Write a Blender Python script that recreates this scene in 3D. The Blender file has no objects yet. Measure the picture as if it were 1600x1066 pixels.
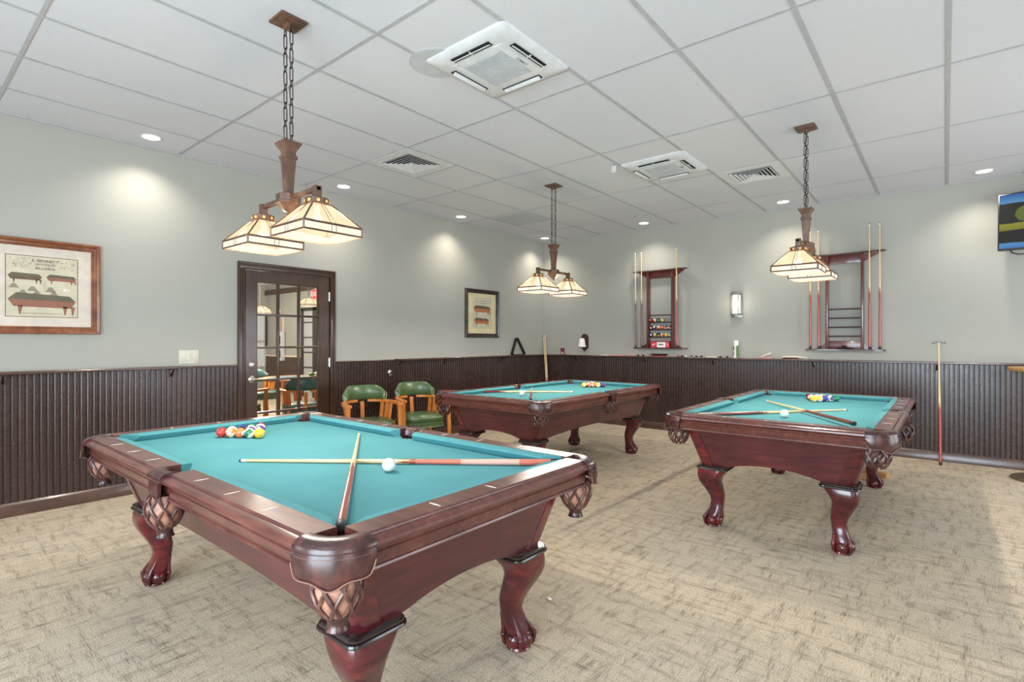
import bpy, bmesh, math, random
from mathutils import Vector, Matrix
random.seed(7)
PI = math.pi
sc = bpy.context.scene
COL = sc.collection

# ------------------------------------------------------------------ materials
def lin(c):
    c = c / 255.0
    return c / 12.92 if c <= 0.04045 else ((c + 0.055) / 1.055) ** 2.4
def rgb(r, g, b):
    return (lin(r), lin(g), lin(b), 1.0)

class NT:
    def __init__(s, name):
        s.m = bpy.data.materials.new(name); s.m.use_nodes = True
        s.t = s.m.node_tree; s.t.nodes.clear()
        s.out = s.t.nodes.new('ShaderNodeOutputMaterial')
        s.b = s.t.nodes.new('ShaderNodeBsdfPrincipled')
        s.t.links.new(s.b.outputs[0], s.out.inputs[0])
        s._co = None
    def n(s, typ, **kw):
        nd = s.t.nodes.new(typ)
        for k, v in kw.items(): setattr(nd, k, v)
        return nd
    def link(s, a, b): s.t.links.new(a, b)
    def co(s, kind='Object'):
        if s._co is None: s._co = s.n('ShaderNodeTexCoord')
        return s._co.outputs[kind]
    def mapping(s, scale=(1, 1, 1), rot=(0, 0, 0), loc=(0, 0, 0), kind='Object'):
        m = s.n('ShaderNodeMapping'); m.inputs['Scale'].default_value = scale
        m.inputs['Rotation'].default_value = rot; m.inputs['Location'].default_value = loc
        s.link(s.co(kind), m.inputs['Vector']); return m.outputs[0]
    def noise(s, vec, scale=5, detail=4, rough=0.5, dist=0.0):
        n = s.n('ShaderNodeTexNoise'); n.inputs['Scale'].default_value = scale
        n.inputs['Detail'].default_value = detail; n.inputs['Roughness'].default_value = rough
        n.inputs['Distortion'].default_value = dist
        s.link(vec, n.inputs['Vector']); return n.outputs['Fac']
    def ramp(s, fac, stops):
        r = s.n('ShaderNodeValToRGB'); e = r.color_ramp.elements
        while len(e) < len(stops): e.new(0.5)
        for el, (p, c) in zip(e, stops): el.position = p; el.color = c
        s.link(fac, r.inputs[0]); return r.outputs[0]
    def math(s, op, a, b=None, clamp=False):
        m = s.n('ShaderNodeMath', operation=op, use_clamp=clamp)
        for i, v in enumerate((a, b)):
            if v is None: continue
            if isinstance(v, (int, float)): m.inputs[i].default_value = v
            else: s.link(v, m.inputs[i])
        return m.outputs[0]
    def mix(s, fac, a, b, mode='MIX'):
        m = s.n('ShaderNodeMix', data_type='RGBA', blend_type=mode)
        for i, v in ((0, fac), (6, a), (7, b)):
            if isinstance(v, (int, float)): m.inputs[i].default_value = v
            elif isinstance(v, tuple): m.inputs[i].default_value = v
            else: s.link(v, m.inputs[i])
        return m.outputs[2]
    def bump(s, h, strength=0.3, dist=0.01):
        b = s.n('ShaderNodeBump'); b.inputs['Strength'].default_value = strength
        b.inputs['Distance'].default_value = dist
        s.link(h, b.inputs['Height']); s.link(b.outputs[0], s.b.inputs['Normal'])
    def set(s, **kw):
        names = dict(color='Base Color', rough='Roughness', metal='Metallic', spec='Specular IOR Level', coat='Coat Weight',
                     coatr='Coat Roughness', trans='Transmission Weight', ior='IOR', emit='Emission Color', es='Emission Strength',
                     sheen='Sheen Weight', alpha='Alpha')
        for k, v in kw.items():
            i = s.b.inputs[names[k]]
            if hasattr(v, 'is_linked') or hasattr(v, 'links'): s.link(v, i)
            else: i.default_value = v
        return s

def plain(name, c, rough=0.5, **kw):
    t = NT(name)
    v = t.noise(t.co(), 14, 3)
    c2 = tuple(min(1, x * 1.08) for x in c[:3]) + (1,); c1 = tuple(x * 0.92 for x in c[:3]) + (1,)
    t.set(color=t.ramp(v, [(0.3, c1), (0.7, c2)]), rough=rough, **kw)
    return t.m

def wood(name, dark, mid, lite, rough=0.25, scale=(1, 14, 14), coat=0.3, nscale=3.0, axis_stops=(0.3, 0.5, 0.72), bumpy=0.0):
    t = NT(name)
    v = t.noise(t.mapping(scale=scale), nscale, 6, 0.6, 0.6)
    v2 = t.noise(t.mapping(scale=(3, 3, 3)), 1.7, 3, 0.5, 0.3)
    f = t.math('ADD', t.math('MULTIPLY', v, 0.6), t.math('MULTIPLY', v2, 0.4))
    c = t.ramp(f, [(axis_stops[0], dark), (axis_stops[1], mid), (axis_stops[2], lite)])
    t.set(color=c, rough=rough, coat=coat, coatr=0.12)
    if bumpy: t.bump(v, bumpy, 0.003)
    return t.m

M = {}
M['mahogany'] = wood('mahogany', rgb(40, 14, 20), rgb(80, 26, 30), rgb(138, 40, 40), 0.24, (2.5, 2.5, 9), 0.35, 2.6)
M['mahogany_rail'] = wood('mahogany_rail', rgb(58, 27, 26), rgb(90, 46, 41), rgb(122, 72, 59), 0.3, (2, 12, 12), 0.35, 3.0)
M['mahogany_panel'] = wood('mahogany_panel', rgb(52, 22, 27), rgb(78, 33, 36), rgb(104, 44, 46), 0.3, (2, 2, 16), 0.2, 2.2)
M['black_wood'] = wood('black_wood', rgb(26, 18, 18), rgb(40, 28, 27), rgb(58, 42, 40), 0.25, (2, 2, 2), 0.4)
def cloth_mat():
    t = NT('teal_baize')
    v = t.noise(t.co(), 900, 2); w = t.noise(t.co(), 3, 3)
    c = t.ramp(w, [(0.3, rgb(78, 140, 148)), (0.7, rgb(85, 148, 156))])
    t.set(color=t.mix(t.math('MULTIPLY', v, 0.18), c, rgb(42, 104, 114)), rough=0.92, spec=0.15, sheen=0.0)
    t.bump(v, 0.15, 0.0008); return t.m
M['cloth'] = cloth_mat()
def leather_mat(name, a, b, c, rough=0.3):
    t = NT(name)
    v = t.noise(t.co(), 22, 5, 0.6, 0.4); w = t.n('ShaderNodeTexVoronoi'); w.inputs['Scale'].default_value = 420
    t.link(t.co(), w.inputs['Vector'])
    t.set(color=t.ramp(v, [(0.32, a), (0.52, b), (0.7, c)]), rough=rough, spec=0.6)
    t.bump(w.outputs['Distance'], 0.12, 0.001); return t.m
M['leather'] = leather_mat('pocket_leather', rgb(42, 24, 24), rgb(64, 36, 34), rgb(92, 46, 42), 0.27)
M['net_leather'] = leather_mat('net_leather', rgb(52, 32, 32), rgb(80, 50, 46), rgb(118, 78, 66), 0.32)
M['net_lining'] = leather_mat('net_lining', rgb(112, 76, 62), rgb(150, 104, 86), rgb(188, 136, 112), 0.5)
M['stitch'] = plain('stitch_thread', rgb(124, 88, 74), 0.7)
M['pearl'] = plain('pearl_inlay', rgb(235, 228, 215), 0.25)
M['white_ball'] = plain('cue_ball_white', rgb(240, 238, 228), 0.08, coat=0.5)

def wall_mat():
    t = NT('sage_wall_paint')
    v = t.noise(t.co(), 180, 2); w = t.noise(t.co(), 1.2, 2)
    t.set(color=t.ramp(w, [(0.3, rgb(167, 166, 158)), (0.7, rgb(171, 170, 162))]), rough=0.72, spec=0.3)
    t.bump(v, 0.06, 0.001); return t.m
M['wall'] = wall_mat()
def ceil_mat():
    t = NT('ceiling_tile_board')
    v = t.noise(t.co(), 260, 3, 0.6)
    t.set(color=t.ramp(v, [(0.35, rgb(200, 200, 204)), (0.65, rgb(210, 210, 214))]), rough=0.9, spec=0.1)
    t.bump(v, 0.2, 0.001); return t.m
M['tile'] = ceil_mat()
M['tbar'] = plain('grid_bar_enamel', rgb(172, 172, 174), 0.6)
M['white_plastic'] = plain('white_plastic', rgb(206, 207, 208), 0.45)
M['grey_plastic'] = plain('grey_plastic', rgb(176, 178, 180), 0.5)
M['dark_slot'] = plain('dark_slot', rgb(24, 26, 30), 0.6)
M['filter'] = plain('grille_plastic', rgb(188, 191, 194), 0.5)

def carpet_mat():
    t = NT('woven_carpet')
    sx = t.noise(t.mapping(scale=(13, 230, 1)), 1.0, 2, 0.6)
    sy = t.noise(t.mapping(scale=(230, 13, 1), loc=(3.3, 1.7, 0)), 1.0, 2, 0.6)
    fine = t.noise(t.mapping(scale=(150, 240, 1)), 1.0, 2, 0.7)
    bx = t.noise(t.mapping(scale=(4, 22, 1), loc=(9, 2, 0)), 1.0, 3, 0.6)
    by = t.noise(t.mapping(scale=(22, 4, 1), loc=(2, 5, 0)), 1.0, 3, 0.6)
    lo = t.noise(t.co(), 0.9, 2)
    gx_ = t.math('MULTIPLY', t.math('SUBTRACT', bx, 0.42, True), 4.0, True)
    gy_ = t.math('MULTIPLY', t.math('SUBTRACT', by, 0.42, True), 4.0, True)
    dx = t.math('MULTIPLY', t.math('MULTIPLY', t.math('SUBTRACT', sx, 0.48, True), 7.0, True), gx_)
    dy = t.math('MULTIPLY', t.math('MULTIPLY', t.math('SUBTRACT', sy, 0.48, True), 7.0, True), gy_)
    d = t.math('MAXIMUM', dx, dy)
    patch = t.math('MULTIPLY', t.math('ADD', t.math('SUBTRACT', bx, 0.53, True), t.math('SUBTRACT', by, 0.53, True)), 3.2, True)
    base = t.ramp(lo, [(0.35, rgb(206, 190, 166)), (0.65, rgb(204, 191, 171))])
    base = t.mix(t.math('MULTIPLY', patch, 0.6), base, rgb(150, 135, 114))
    c = t.mix(t.math('MULTIPLY', d, 0.74), base, rgb(84, 76, 66))
    c = t.mix(t.math('MULTIPLY', t.math('SUBTRACT', fine, 0.47, True), 4.0, True), c, rgb(112, 100, 84))
    t.set(color=c, rough=0.95, spec=0.1)
    t.bump(t.math('ADD', fine, t.math('MULTIPLY', sx, 0.6)), 0.35, 0.004); return t.m
M['carpet'] = carpet_mat()
def wainscot_mat():
    t = NT('espresso_beadboard_paint')
    v = t.noise(t.mapping(scale=(9, 9, 0.7)), 1.0, 3)
    sc1 = t.noise(t.mapping(scale=(7, 7, 5)), 2.2, 8, 0.75, 1.2)
    c = t.ramp(v, [(0.3, rgb(50, 36, 33)), (0.7, rgb(64, 46, 41))])
    c = t.mix(t.math('MULTIPLY', t.math('SUBTRACT', sc1, 0.62, True), 1.0, True), c, rgb(92, 74, 68))
    t.set(color=c, rough=t.ramp(sc1, [(0.3, (0.20,) * 3 + (1,)), (0.7, (0.34,) * 3 + (1,))]), spec=0.55)
    return t.m
M['wainscot'] = wainscot_mat()
M['dark_trim'] = wood('dark_trim', rgb(58, 38, 32), rgb(74, 51, 43), rgb(96, 68, 57), 0.3, (3, 3, 3), 0.3)
M['door_wood'] = wood('door_wood', rgb(46, 30, 24), rgb(62, 42, 33), rgb(86, 60, 44), 0.28, (9, 9, 1), 0.3)
M['nickel'] = plain('satin_nickel', rgb(196, 194, 190), 0.28, metal=1.0)
M['chrome'] = plain('chrome', rgb(220, 220, 220), 0.15, metal=1.0)
M['bronze'] = wood('oil_rubbed_bronze', rgb(60, 40, 30), rgb(92, 66, 50), rgb(130, 96, 72), 0.42, (9, 9, 4), 0.1)
M['chain'] = plain('chain_iron', rgb(62, 52, 48), 0.4, metal=0.6)
def glow(name, c, e, es, rough=0.4, **kw):
    t = NT(name); v = t.noise(t.co(), 9, 3)
    t.set(color=c, rough=rough, emit=t.ramp(v, [(0.3, tuple(x * 0.85 for x in e[:3]) + (1,)), (0.7, e)]), es=es, **kw); return t.m
M['shade_glass'] = glow('lit_shade_glass', (0, 0, 0, 1), rgb(255, 234, 196), 1.35, 0.5, spec=0.0)
def seethrough(m, f, c):
    t = m.node_tree; out = [n for n in t.nodes if n.type == 'OUTPUT_MATERIAL'][0]; pb = [n for n in t.nodes if n.type == 'BSDF_PRINCIPLED'][0]
    tr = t.nodes.new('ShaderNodeBsdfTransparent'); tr.inputs[0].default_value = c
    mx = t.nodes.new('ShaderNodeMixShader'); mx.inputs[0].default_value = f
    t.links.new(pb.outputs[0], mx.inputs[1]); t.links.new(tr.outputs[0], mx.inputs[2]); t.links.new(mx.outputs[0], out.inputs[0])
seethrough(M['shade_glass'], .42, (1, .93, .82, 1))
M['rim_glass'] = glow('lit_rim_glass', (0, 0, 0, 1), rgb(255, 242, 222), 1.35, 0.5, spec=0.0)
M['amber_glass'] = glow('amber_glass', rgb(230, 160, 90), rgb(255, 170, 90), 0.9, 0.3)
M['bulb'] = glow('lit_bulb', rgb(255, 250, 240), rgb(255, 244, 225), 3.0)
M['lens'] = glow('downlight_lens', rgb(255, 252, 245), rgb(255, 248, 235), 6.0)
M['sconce_glass'] = glow('lit_sconce_glass', (0, 0, 0, 1), rgb(255, 248, 236), 1.5, .5, spec=0.0)
M['white_glass'] = plain('opal_glass', rgb(242, 240, 232), 0.2)
def glass_mat():
    t = NT('clear_glass')
    tr = t.n('ShaderNodeBsdfTransparent'); tr.inputs[0].default_value = (0.97, 0.98, 0.97, 1)
    gl = t.n('ShaderNodeBsdfGlossy'); gl.inputs['Roughness'].default_value = 0.02
    fr = t.n('ShaderNodeFresnel'); fr.inputs[0].default_value = 1.45
    mx = t.n('ShaderNodeMixShader')
    ge = t.n('ShaderNodeNewGeometry'); t.link(t.math('MULTIPLY', fr.outputs[0], t.math('SUBTRACT', 1.0, ge.outputs['Backfacing'])), mx.inputs[0]); t.link(tr.outputs[0], mx.inputs[1]); t.link(gl.outputs[0], mx.inputs[2])
    t.link(mx.outputs[0], t.out.inputs[0]); return t.m
M['glass'] = glass_mat()
M['vinyl'] = leather_mat('green_vinyl', rgb(62, 84, 52), rgb(74, 98, 62), rgb(86, 112, 74), 0.3)
M['vinyl_welt'] = plain('pale_green_welt', rgb(132, 146, 104), 0.4)
M['vinyl_teal'] = leather_mat('teal_vinyl', rgb(44, 78, 78), rgb(56, 92, 92), rgb(66, 104, 102), 0.35)
M['oak'] = wood('orange_oak', rgb(176, 98, 38), rgb(206, 126, 54), rgb(228, 152, 78), 0.35, (8, 8, 2), 0.2)
M['oak_speckle'] = wood('speckled_table_edge', rgb(120, 84, 48), rgb(178, 134, 82), rgb(210, 170, 112), 0.5, (40, 40, 40), 0.1, 3)
M['maple'] = wood('maple_shaft', rgb(214, 178, 124), rgb(228, 196, 146), rgb(238, 212, 168), 0.25, (30, 30, 2), 0.4)
M['butt_red'] = wood('red_butt', rgb(126, 38, 24), rgb(164, 58, 34), rgb(190, 84, 50), 0.2, (30, 30, 2), 0.5)
M['butt_dark'] = wood('dark_red_butt', rgb(84, 32, 26), rgb(112, 46, 36), rgb(138, 62, 48), 0.22, (30, 30, 2), 0.5)
M['wrap_pink'] = plain('salmon_wrap', rgb(206, 112, 92), 0.5)
M['wrap_check'] = plain('pale_salmon_check', rgb(226, 170, 152), 0.6)
M['rubber'] = plain('black_rubber', rgb(38, 36, 38), 0.5)
M['ferrule'] = plain('white_ferrule', rgb(240, 238, 232), 0.3)
M['rack_wood'] = wood('cherry_rack', rgb(72, 30, 26), rgb(98, 42, 34), rgb(126, 60, 48), 0.28, (10, 10, 2), 0.35)
M['rack_dark'] = wood('dark_rack_edge', rgb(48, 26, 24), rgb(64, 36, 32), rgb(84, 50, 44), 0.3, (4, 4, 4), 0.3)
M['frame_walnut'] = wood('walnut_frame', rgb(92, 48, 26), rgb(126, 72, 42), rgb(164, 104, 66), 0.25, (4, 4, 4), 0.4)
M['frame_black'] = wood('black_frame', rgb(36, 28, 26), rgb(54, 44, 40), rgb(84, 72, 66), 0.25, (4, 4, 4), 0.4)
M['mat_board'] = plain('cream_mat_board', rgb(232, 214, 203), 0.8)
M['mat_yellow'] = plain('buff_mat_board', rgb(238, 220, 178), 0.8)
M['print_paper'] = plain('print_paper', rgb(222, 209, 186), 0.8)
M['ink'] = plain('brown_ink', rgb(86, 68, 58), 0.8)
M['ink_grey'] = plain('grey_ink', rgb(160, 148, 132), 0.8)
M['ink_red'] = plain('russet_ink', rgb(164, 108, 90), 0.8)
M['ink_brown'] = plain('umber_ink', rgb(118, 92, 74), 0.8)
M['ink_orange'] = plain('orange_ink', rgb(196, 120, 66), 0.8)
M['ink_green'] = plain('olive_ink', rgb(112, 104, 88), 0.8)
M['black_plastic'] = plain('black_plastic', rgb(26, 26, 28), 0.3)
M['red_box'] = plain('red_card', rgb(206, 62, 72), 0.5)
M['white_card'] = plain('white_card', rgb(240, 238, 234), 0.6)
M['pink_card'] = plain('pink_card', rgb(222, 140, 128), 0.6)
M['beige'] = plain('beige_plastic', rgb(222, 206, 184), 0.5)
M['chalk_blue'] = plain('chalk_dark', rgb(50, 48, 62), 0.8)
M['can_green'] = plain('can_green', rgb(86, 122, 62), 0.3)
M['red_glass'] = plain('ruby_glass', rgb(120, 26, 26), 0.12, coat=0.4)
M['bristle'] = plain('dark_bristle', rgb(60, 26, 22), 0.8)
M['exit_red'] = glow('exit_red', rgb(220, 40, 60), rgb(235, 50, 75), 0.9)
M['base_iron'] = plain('iron_base', rgb(92, 78, 68), 0.45)
M['switch_ivory'] = plain('switch_ivory', rgb(206, 202, 186), 0.4)
M['light_oak'] = wood('light_oak', rgb(168, 118, 66), rgb(194, 146, 92), rgb(214, 170, 118), 0.4, (8, 8, 2), 0.1)
M['speaker_mesh'] = plain('speaker_mesh', rgb(186, 187, 189), 0.7)
M['cage_metal'] = plain('cage_metal', rgb(120, 116, 108), 0.5, metal=0.4)
M['slate'] = plain('slate_grey', rgb(110, 112, 114), 0.7)

# ------------------------------------------------------------------ geometry
def B(): return bmesh.new()
def obj(name, bm, m, parent=None, smooth=35, loc=None, rot=None):
    me = bpy.data.meshes.new(name)
    bmesh.ops.recalc_face_normals(bm, faces=bm.faces)
    bm.to_mesh(me); bm.free()
    mats = m if isinstance(m, (list, tuple)) else [m]
    for x in mats: me.materials.append(M[x] if isinstance(x, str) else x)
    if smooth:
        me.polygons.foreach_set('use_smooth', [True] * len(me.polygons))
        me.set_sharp_from_angle(angle=math.radians(smooth))
    o = bpy.data.objects.new(name, me); COL.objects.link(o)
    if parent is not None: o.parent = parent
    if loc is not None: o.location = loc
    if rot is not None: o.rotation_euler = rot
    return o
def tag(o, label, cat, group=None):
    o['label'] = label; o['category'] = cat
    if group: o['group'] = group
    return o
def thing(name, label, cat, loc=(0, 0, 0), rz=0.0, group=None, rot=None):
    o = bpy.data.objects.new(name, None); COL.objects.link(o)
    o.empty_display_size = 0.1
    o.location = loc; o.rotation_euler = rot if rot else (0, 0, rz)
    return tag(o, label, cat, group)
def struct(name, bm, m, smooth=0, parent=None):
    o = obj(name, bm, m, parent, smooth)
    if parent is None: o['kind'] = 'structure'
    return o
def dup(root, loc, rot, label, group=None):
    r = root.copy(); COL.objects.link(r); r.location = loc
    r.rotation_euler = rot if isinstance(rot, tuple) else (0, 0, rot)
    r['label'] = label
    if group: r['group'] = group
    for ch in list(root.children):
        c = ch.copy(); COL.objects.link(c); c.parent = r
        for g in ch.children:
            d = g.copy(); COL.objects.link(d); d.parent = c
    return r

def box(bm, c, s, bev=0.0, mi=0, mat=None):
    x, y, z = (v / 2 for v in s)
    vs = [bm.verts.new((c[0] + a * x, c[1] + b * y, c[2] + d * z)) for a in (-1, 1) for b in (-1, 1) for d in (-1, 1)]
    fs = [bm.faces.new([vs[i] for i in q]) for q in ((0, 1, 3, 2), (4, 6, 7, 5), (0, 4, 5, 1), (2, 3, 7, 6), (0, 2, 6, 4), (1, 5, 7, 3))]
    for f in fs: f.material_index = mi
    if mat is not None: bmesh.ops.transform(bm, matrix=mat, verts=vs)
    if bev:
        es = list({e for f in fs for e in f.edges})
        r = bmesh.ops.bevel(bm, geom=es, offset=bev, segments=2, profile=0.6, affect='EDGES')
        for f in r['faces']: f.material_index = mi
    return bm
def span(bm, x0, x1, y0, y1, z0, z1, bev=0.0, mi=0):
    return box(bm, ((x0 + x1) / 2, (y0 + y1) / 2, (z0 + z1) / 2), (abs(x1 - x0), abs(y1 - y0), abs(z1 - z0)), bev, mi)
def loft(bm, rings, closed=True, cap0=True, cap1=True, mi=0, loop=False):
    R = [[bm.verts.new(p) for p in r] for r in rings]
    n = len(R[0]); m = n if closed else n - 1
    L = len(R)
    for i in range(L if loop else L - 1):
        a, b = R[i], R[(i + 1) % L]
        for j in range(m):
            k = (j + 1) % n
            try: bm.faces.new((a[j], a[k], b[k], b[j])).material_index = mi
            except ValueError: pass
    if closed and not loop:
        if cap0: bm.faces.new(R[0][::-1]).material_index = mi
        if cap1: bm.faces.new(R[-1]).material_index = mi
    return R
def frame(d):
    d = Vector(d).normalized()
    u = Vector((0, 0, 1)) if abs(d.z) < 0.95 else Vector((1, 0, 0))
    a = d.cross(u).normalized(); return a, a.cross(d).normalized()
def tube(bm, pts, r, n=8, closed=False, mi=0, cap=True):
    pts = [Vector(p) for p in pts]; L = len(pts); rings = []
    a0 = None
    for i, p in enumerate(pts):
        if closed: d = pts[(i + 1) % L] - pts[i - 1]
        else: d = pts[min(i + 1, L - 1)] - pts[max(i - 1, 0)]
        d.normalize()
        if a0 is None: a, b = frame(d)
        else:
            a = (a0 - d * a0.dot(d))
            if a.length < 1e-6: a, _ = frame(d)
            a.normalize()
            b = a.cross(d).normalized()
        a0 = a
        rr = r[i] if isinstance(r, (list, tuple)) else r
        rings.append([p + (a * math.cos(2 * PI * k / n) + b * math.sin(2 * PI * k / n)) * rr for k in range(n)])
    loft(bm, rings, True, cap, cap, mi, loop=closed)
    return bm
def cyl(bm, p0, p1, r0, r1=None, n=20, mi=0):
    return tube(bm, [p0, p1], [r0, r0 if r1 is None else r1], n, False, mi)
def lathe(bm, prof, n=28, c=(0, 0, 0), mi=0, a0=0.0, a1=2 * PI, axis='z', caps=True):
    full = abs(a1 - a0 - 2 * PI) < 1e-6
    N = n if full else n + 1
    rings = []
    for (r, z) in prof:
        ring = []
        for k in range(N):
            t = a0 + (a1 - a0) * k / n
            q = (r * math.cos(t), r * math.sin(t), z)
            if axis == 'y': q = (q[0], -q[2], q[1])
            elif axis == 'x': q = (q[2], q[0], q[1])
            ring.append((c[0] + q[0], c[1] + q[1], c[2] + q[2]))
        rings.append(ring)
    loft(bm, rings, full, caps, caps, mi); return bm
def sphere(bm, c, r, n=24, m=14, sx=1, sy=1, sz=1, mi=0):
    bmesh.ops.create_uvsphere(bm, u_segments=n, v_segments=m, radius=r,
                              matrix=Matrix.Translation(c) @ Matrix.Diagonal((sx, sy, sz, 1)))
    return bm
def prism(bm, poly, fn, d0, d1, mi=0):
    """polygon (a,b) extruded from d0 to d1; fn(a,b,d) -> xyz"""
    r0 = [bm.verts.new(fn(a, b, d0)) for a, b in poly]; r1 = [bm.verts.new(fn(a, b, d1)) for a, b in poly]
    n = len(poly)
    for j in range(n):
        k = (j + 1) % n; bm.faces.new((r0[j], r0[k], r1[k], r1[j])).material_index = mi
    bm.faces.new(r0[::-1]).material_index = mi; bm.faces.new(r1).material_index = mi
    return bm
def superell(cx, cy, a, b, n, z, N=32):
    out = []
    for k in range(N):
        t = 2 * PI * k / N; c, s = math.cos(t), math.sin(t)
        out.append((cx + a * math.copysign(abs(c) ** (2 / n), c), cy + b * math.copysign(abs(s) ** (2 / n), s), z))
    return out
def text_mesh(name, s, size, m, parent, loc, rot, depth=0.0008, bold=False, align='CENTER'):
    cu = bpy.data.curves.new(name, 'FONT'); cu.body = s; cu.size = size; cu.extrude = depth
    cu.align_x = align; cu.align_y = 'CENTER'
    if bold: cu.offset = size * 0.02
    tmp = bpy.data.objects.new(name, cu)
    me = bpy.data.meshes.new_from_object(tmp); me.name = name
    bpy.data.objects.remove(tmp); bpy.data.curves.remove(cu)
    me.materials.clear(); me.materials.append(M[m])
    o = bpy.data.objects.new(name, me); COL.objects.link(o); o.parent = parent
    o.location = loc; o.rotation_euler = rot
    return o

# ------------------------------------------------------------------ room
CEIL = 3.018; XR = 8.6; YF = -9.6; LEDGE = 1.087
b = B(); span(b, -9.0, XR + .2, YF - .2, .3, -0.05, 0.0); struct('floor', b, 'carpet')
b = B(); span(b, -.12, XR + .2, YF - .2, .12, CEIL, CEIL + .05); struct('ceiling', b, 'tile')
DY0, DY1, DZ = -5.085, -4.135, 2.045      # door opening
b = B(); span(b, -.12, 0, YF - .1, DY0, 0, CEIL); span(b, -.12, 0, DY1, .12, 0, CEIL); span(b, -.12, 0, DY0, DY1, DZ, CEIL)
struct('wall_left', b, 'wall')
b = B(); span(b, 0, XR + .12, 0, .12, 0, CEIL); struct('wall_back', b, 'wall')
# right and front walls carry the windows that light the room
def wall_holes(axis, fixed, t, a0, a1, holes):
    b = B(); cuts = sorted(holes); cur = a0
    def put(p, q, z0, z1):
        if axis == 'x': span(b, fixed, fixed + t, p, q, z0, z1)
        else: span(b, p, q, fixed - t, fixed, z0, z1)
    for (p, q, z0, z1) in cuts:
        put(cur, p, 0, CEIL)
        if z0 > 0: put(p, q, 0, z0)
        put(p, q, z1, CEIL); cur = q
    put(cur, a1, 0, CEIL); return b
WR = [(-9.2, -7.7, .35, 2.25), (-4.1, -2.6, .35, 2.25), (-2.2, -.7, .35, 2.25)]  # unseen; the last opening is added to brighten the far ceiling
WF = [(.7, 2.5, .5, 2.25), (3.6, 6.5, .03, 2.35)]
struct('wall_right', wall_holes('x', XR, .12, YF - .1, .12, WR), 'wall')
struct('wall_front', wall_holes('y', YF, .12, 0, XR + .12, WF), 'wall')
wi = 1
for (p, q, z0, z1) in WR:
    b = B()
    for y in (p + .03, (p + q) / 2, q - .03): span(b, XR + .02, XR + .08, y - .03, y + .03, z0, z1)
    for z in (z0 + .03, (z0 + z1) / 2, z1 - .03): span(b, XR + .025, XR + .075, p, q, z - .03, z + .03)
    struct('window_%d' % wi, b, 'white_plastic'); wi += 1
for (p, q, z0, z1) in WF:
    b = B()
    for x in (p + .03, (p + q) / 2, q - .03): span(b, x - .03, x + .03, YF - .08, YF - .02, z0, z1)
    for z in (z0 + .03, z1 - .03): span(b, p, q, YF - .075, YF - .025, z - .03, z + .03)
    struct('window_%d' % wi, b, 'white_plastic'); wi += 1

# beadboard wainscot with grooves cut in
def beadboard(L0, L1, z0, z1, axis):
    b = B(); p = 0.0408; d = .015; prof = []
    s = L0
    while s < L1 - 1e-6:
        e = min(s + p, L1)
        prof += [(s, d - .010), (s + .0060, d - .010), (s + .0085, d - .002), (s + .013, d), (e - .004, d), (e - .0012, d - .003)]
        s += p
    prof.append((L1, d))
    f = (lambda a, o, z: (o, a, z)) if axis == 'y' else (lambda a, o, z: (a, -o, z))
    r0 = [b.verts.new(f(a, o, z0)) for a, o in prof]; r1 = [b.verts.new(f(a, o, z1)) for a, o in prof]
    for i in range(len(prof) - 1): b.faces.new((r0[i], r0[i + 1], r1[i + 1], r1[i]))
    return b
ti = 1
def trim(bm, m='dark_trim', sm=30):
    global ti
    o = struct('trim_%d' % ti, bm, m, sm); ti += 1; return o
TY0, TY1 = -5.148, -4.075
trim(beadboard(YF, TY0, .09, 1.07, 'y'), 'wainscot', 0)
trim(beadboard(TY1, -.014, .09, 1.07, 'y'), 'wainscot', 0)
trim(beadboard(0, XR, .09, 1.07, 'x'), 'wainscot', 0)
def rail_profile(L0, L1, axis, depth, top, th):
    b = B(); f = (lambda a, c, d: (a, d, c)) if axis == 'y' else (lambda a, c, d: (d, -a, c))
    poly = [(0, top - th), (depth - .006, top - th), (depth, top - th + .006), (depth, top - .006), (depth - .006, top), (0, top)]
    prism(b, poly, f, L0, L1); return b
for L0, L1, ax in ((YF, -5.68, 'y'), (-3.228, 0, 'y'), (0.0, XR, 'x')):
    b = rail_profile(L0, L1 if ax == 'x' else L1, ax, .098, LEDGE, .022)
    if ax == 'x': pass
    trim(b)
for L0, L1 in ((-5.68, TY0), (TY1, -3.228)):
    trim(rail_profile(L0, L1, 'y', .022, 1.082, .018))
def base_profile(L0, L1, axis, nm):
    b = B(); f = (lambda a, c, d: (a, d, c)) if axis == 'y' else (lambda a, c, d: (d, -a, c))
    prism(b, [(0, 0), (.024, 0), (.024, .085), (.019, .094), (.015, .104), (0, .108)], f, L0, L1)
    return struct(nm, b, 'dark_trim', 30)
base_profile(YF, TY0, 'y', 'baseboard_left'); base_profile(TY1, 0, 'y', 'baseboard_left.001'); base_profile(0, XR, 'x', 'baseboard_back')

# ceiling grid bars
gx = [-.073 + .61 * k for k in range(1, 15)]; gy = [-8.092 + 1.2133 * k for k in range(-2, 7)]
b = B()
for x in gx: span(b, x - .012, x + .012, YF, 0, CEIL - .005, CEIL + .001)
for y in gy: span(b, 0, XR, y - .010, y + .010, CEIL - .0045, CEIL + .001)
half = [(gx[1] - .61 + .61, -3.845, 1.757), ]
span(b, 1.147, 1.757, -3.855, -3.835, CEIL - .0045, CEIL + .001)
span(b, 3.587, 4.197, -1.42, -1.40, CEIL - .0045, CEIL + .001)
span(b, 2.977, 3.587, -4.68, -4.66, CEIL - .0045, CEIL + .001)
span(b, 0, XR, -.012, 0, CEIL - .012, CEIL + .001); span(b, 0, .012, YF, 0, CEIL - .012, CEIL + .001)
trim(b, 'tbar', 0)

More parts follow.
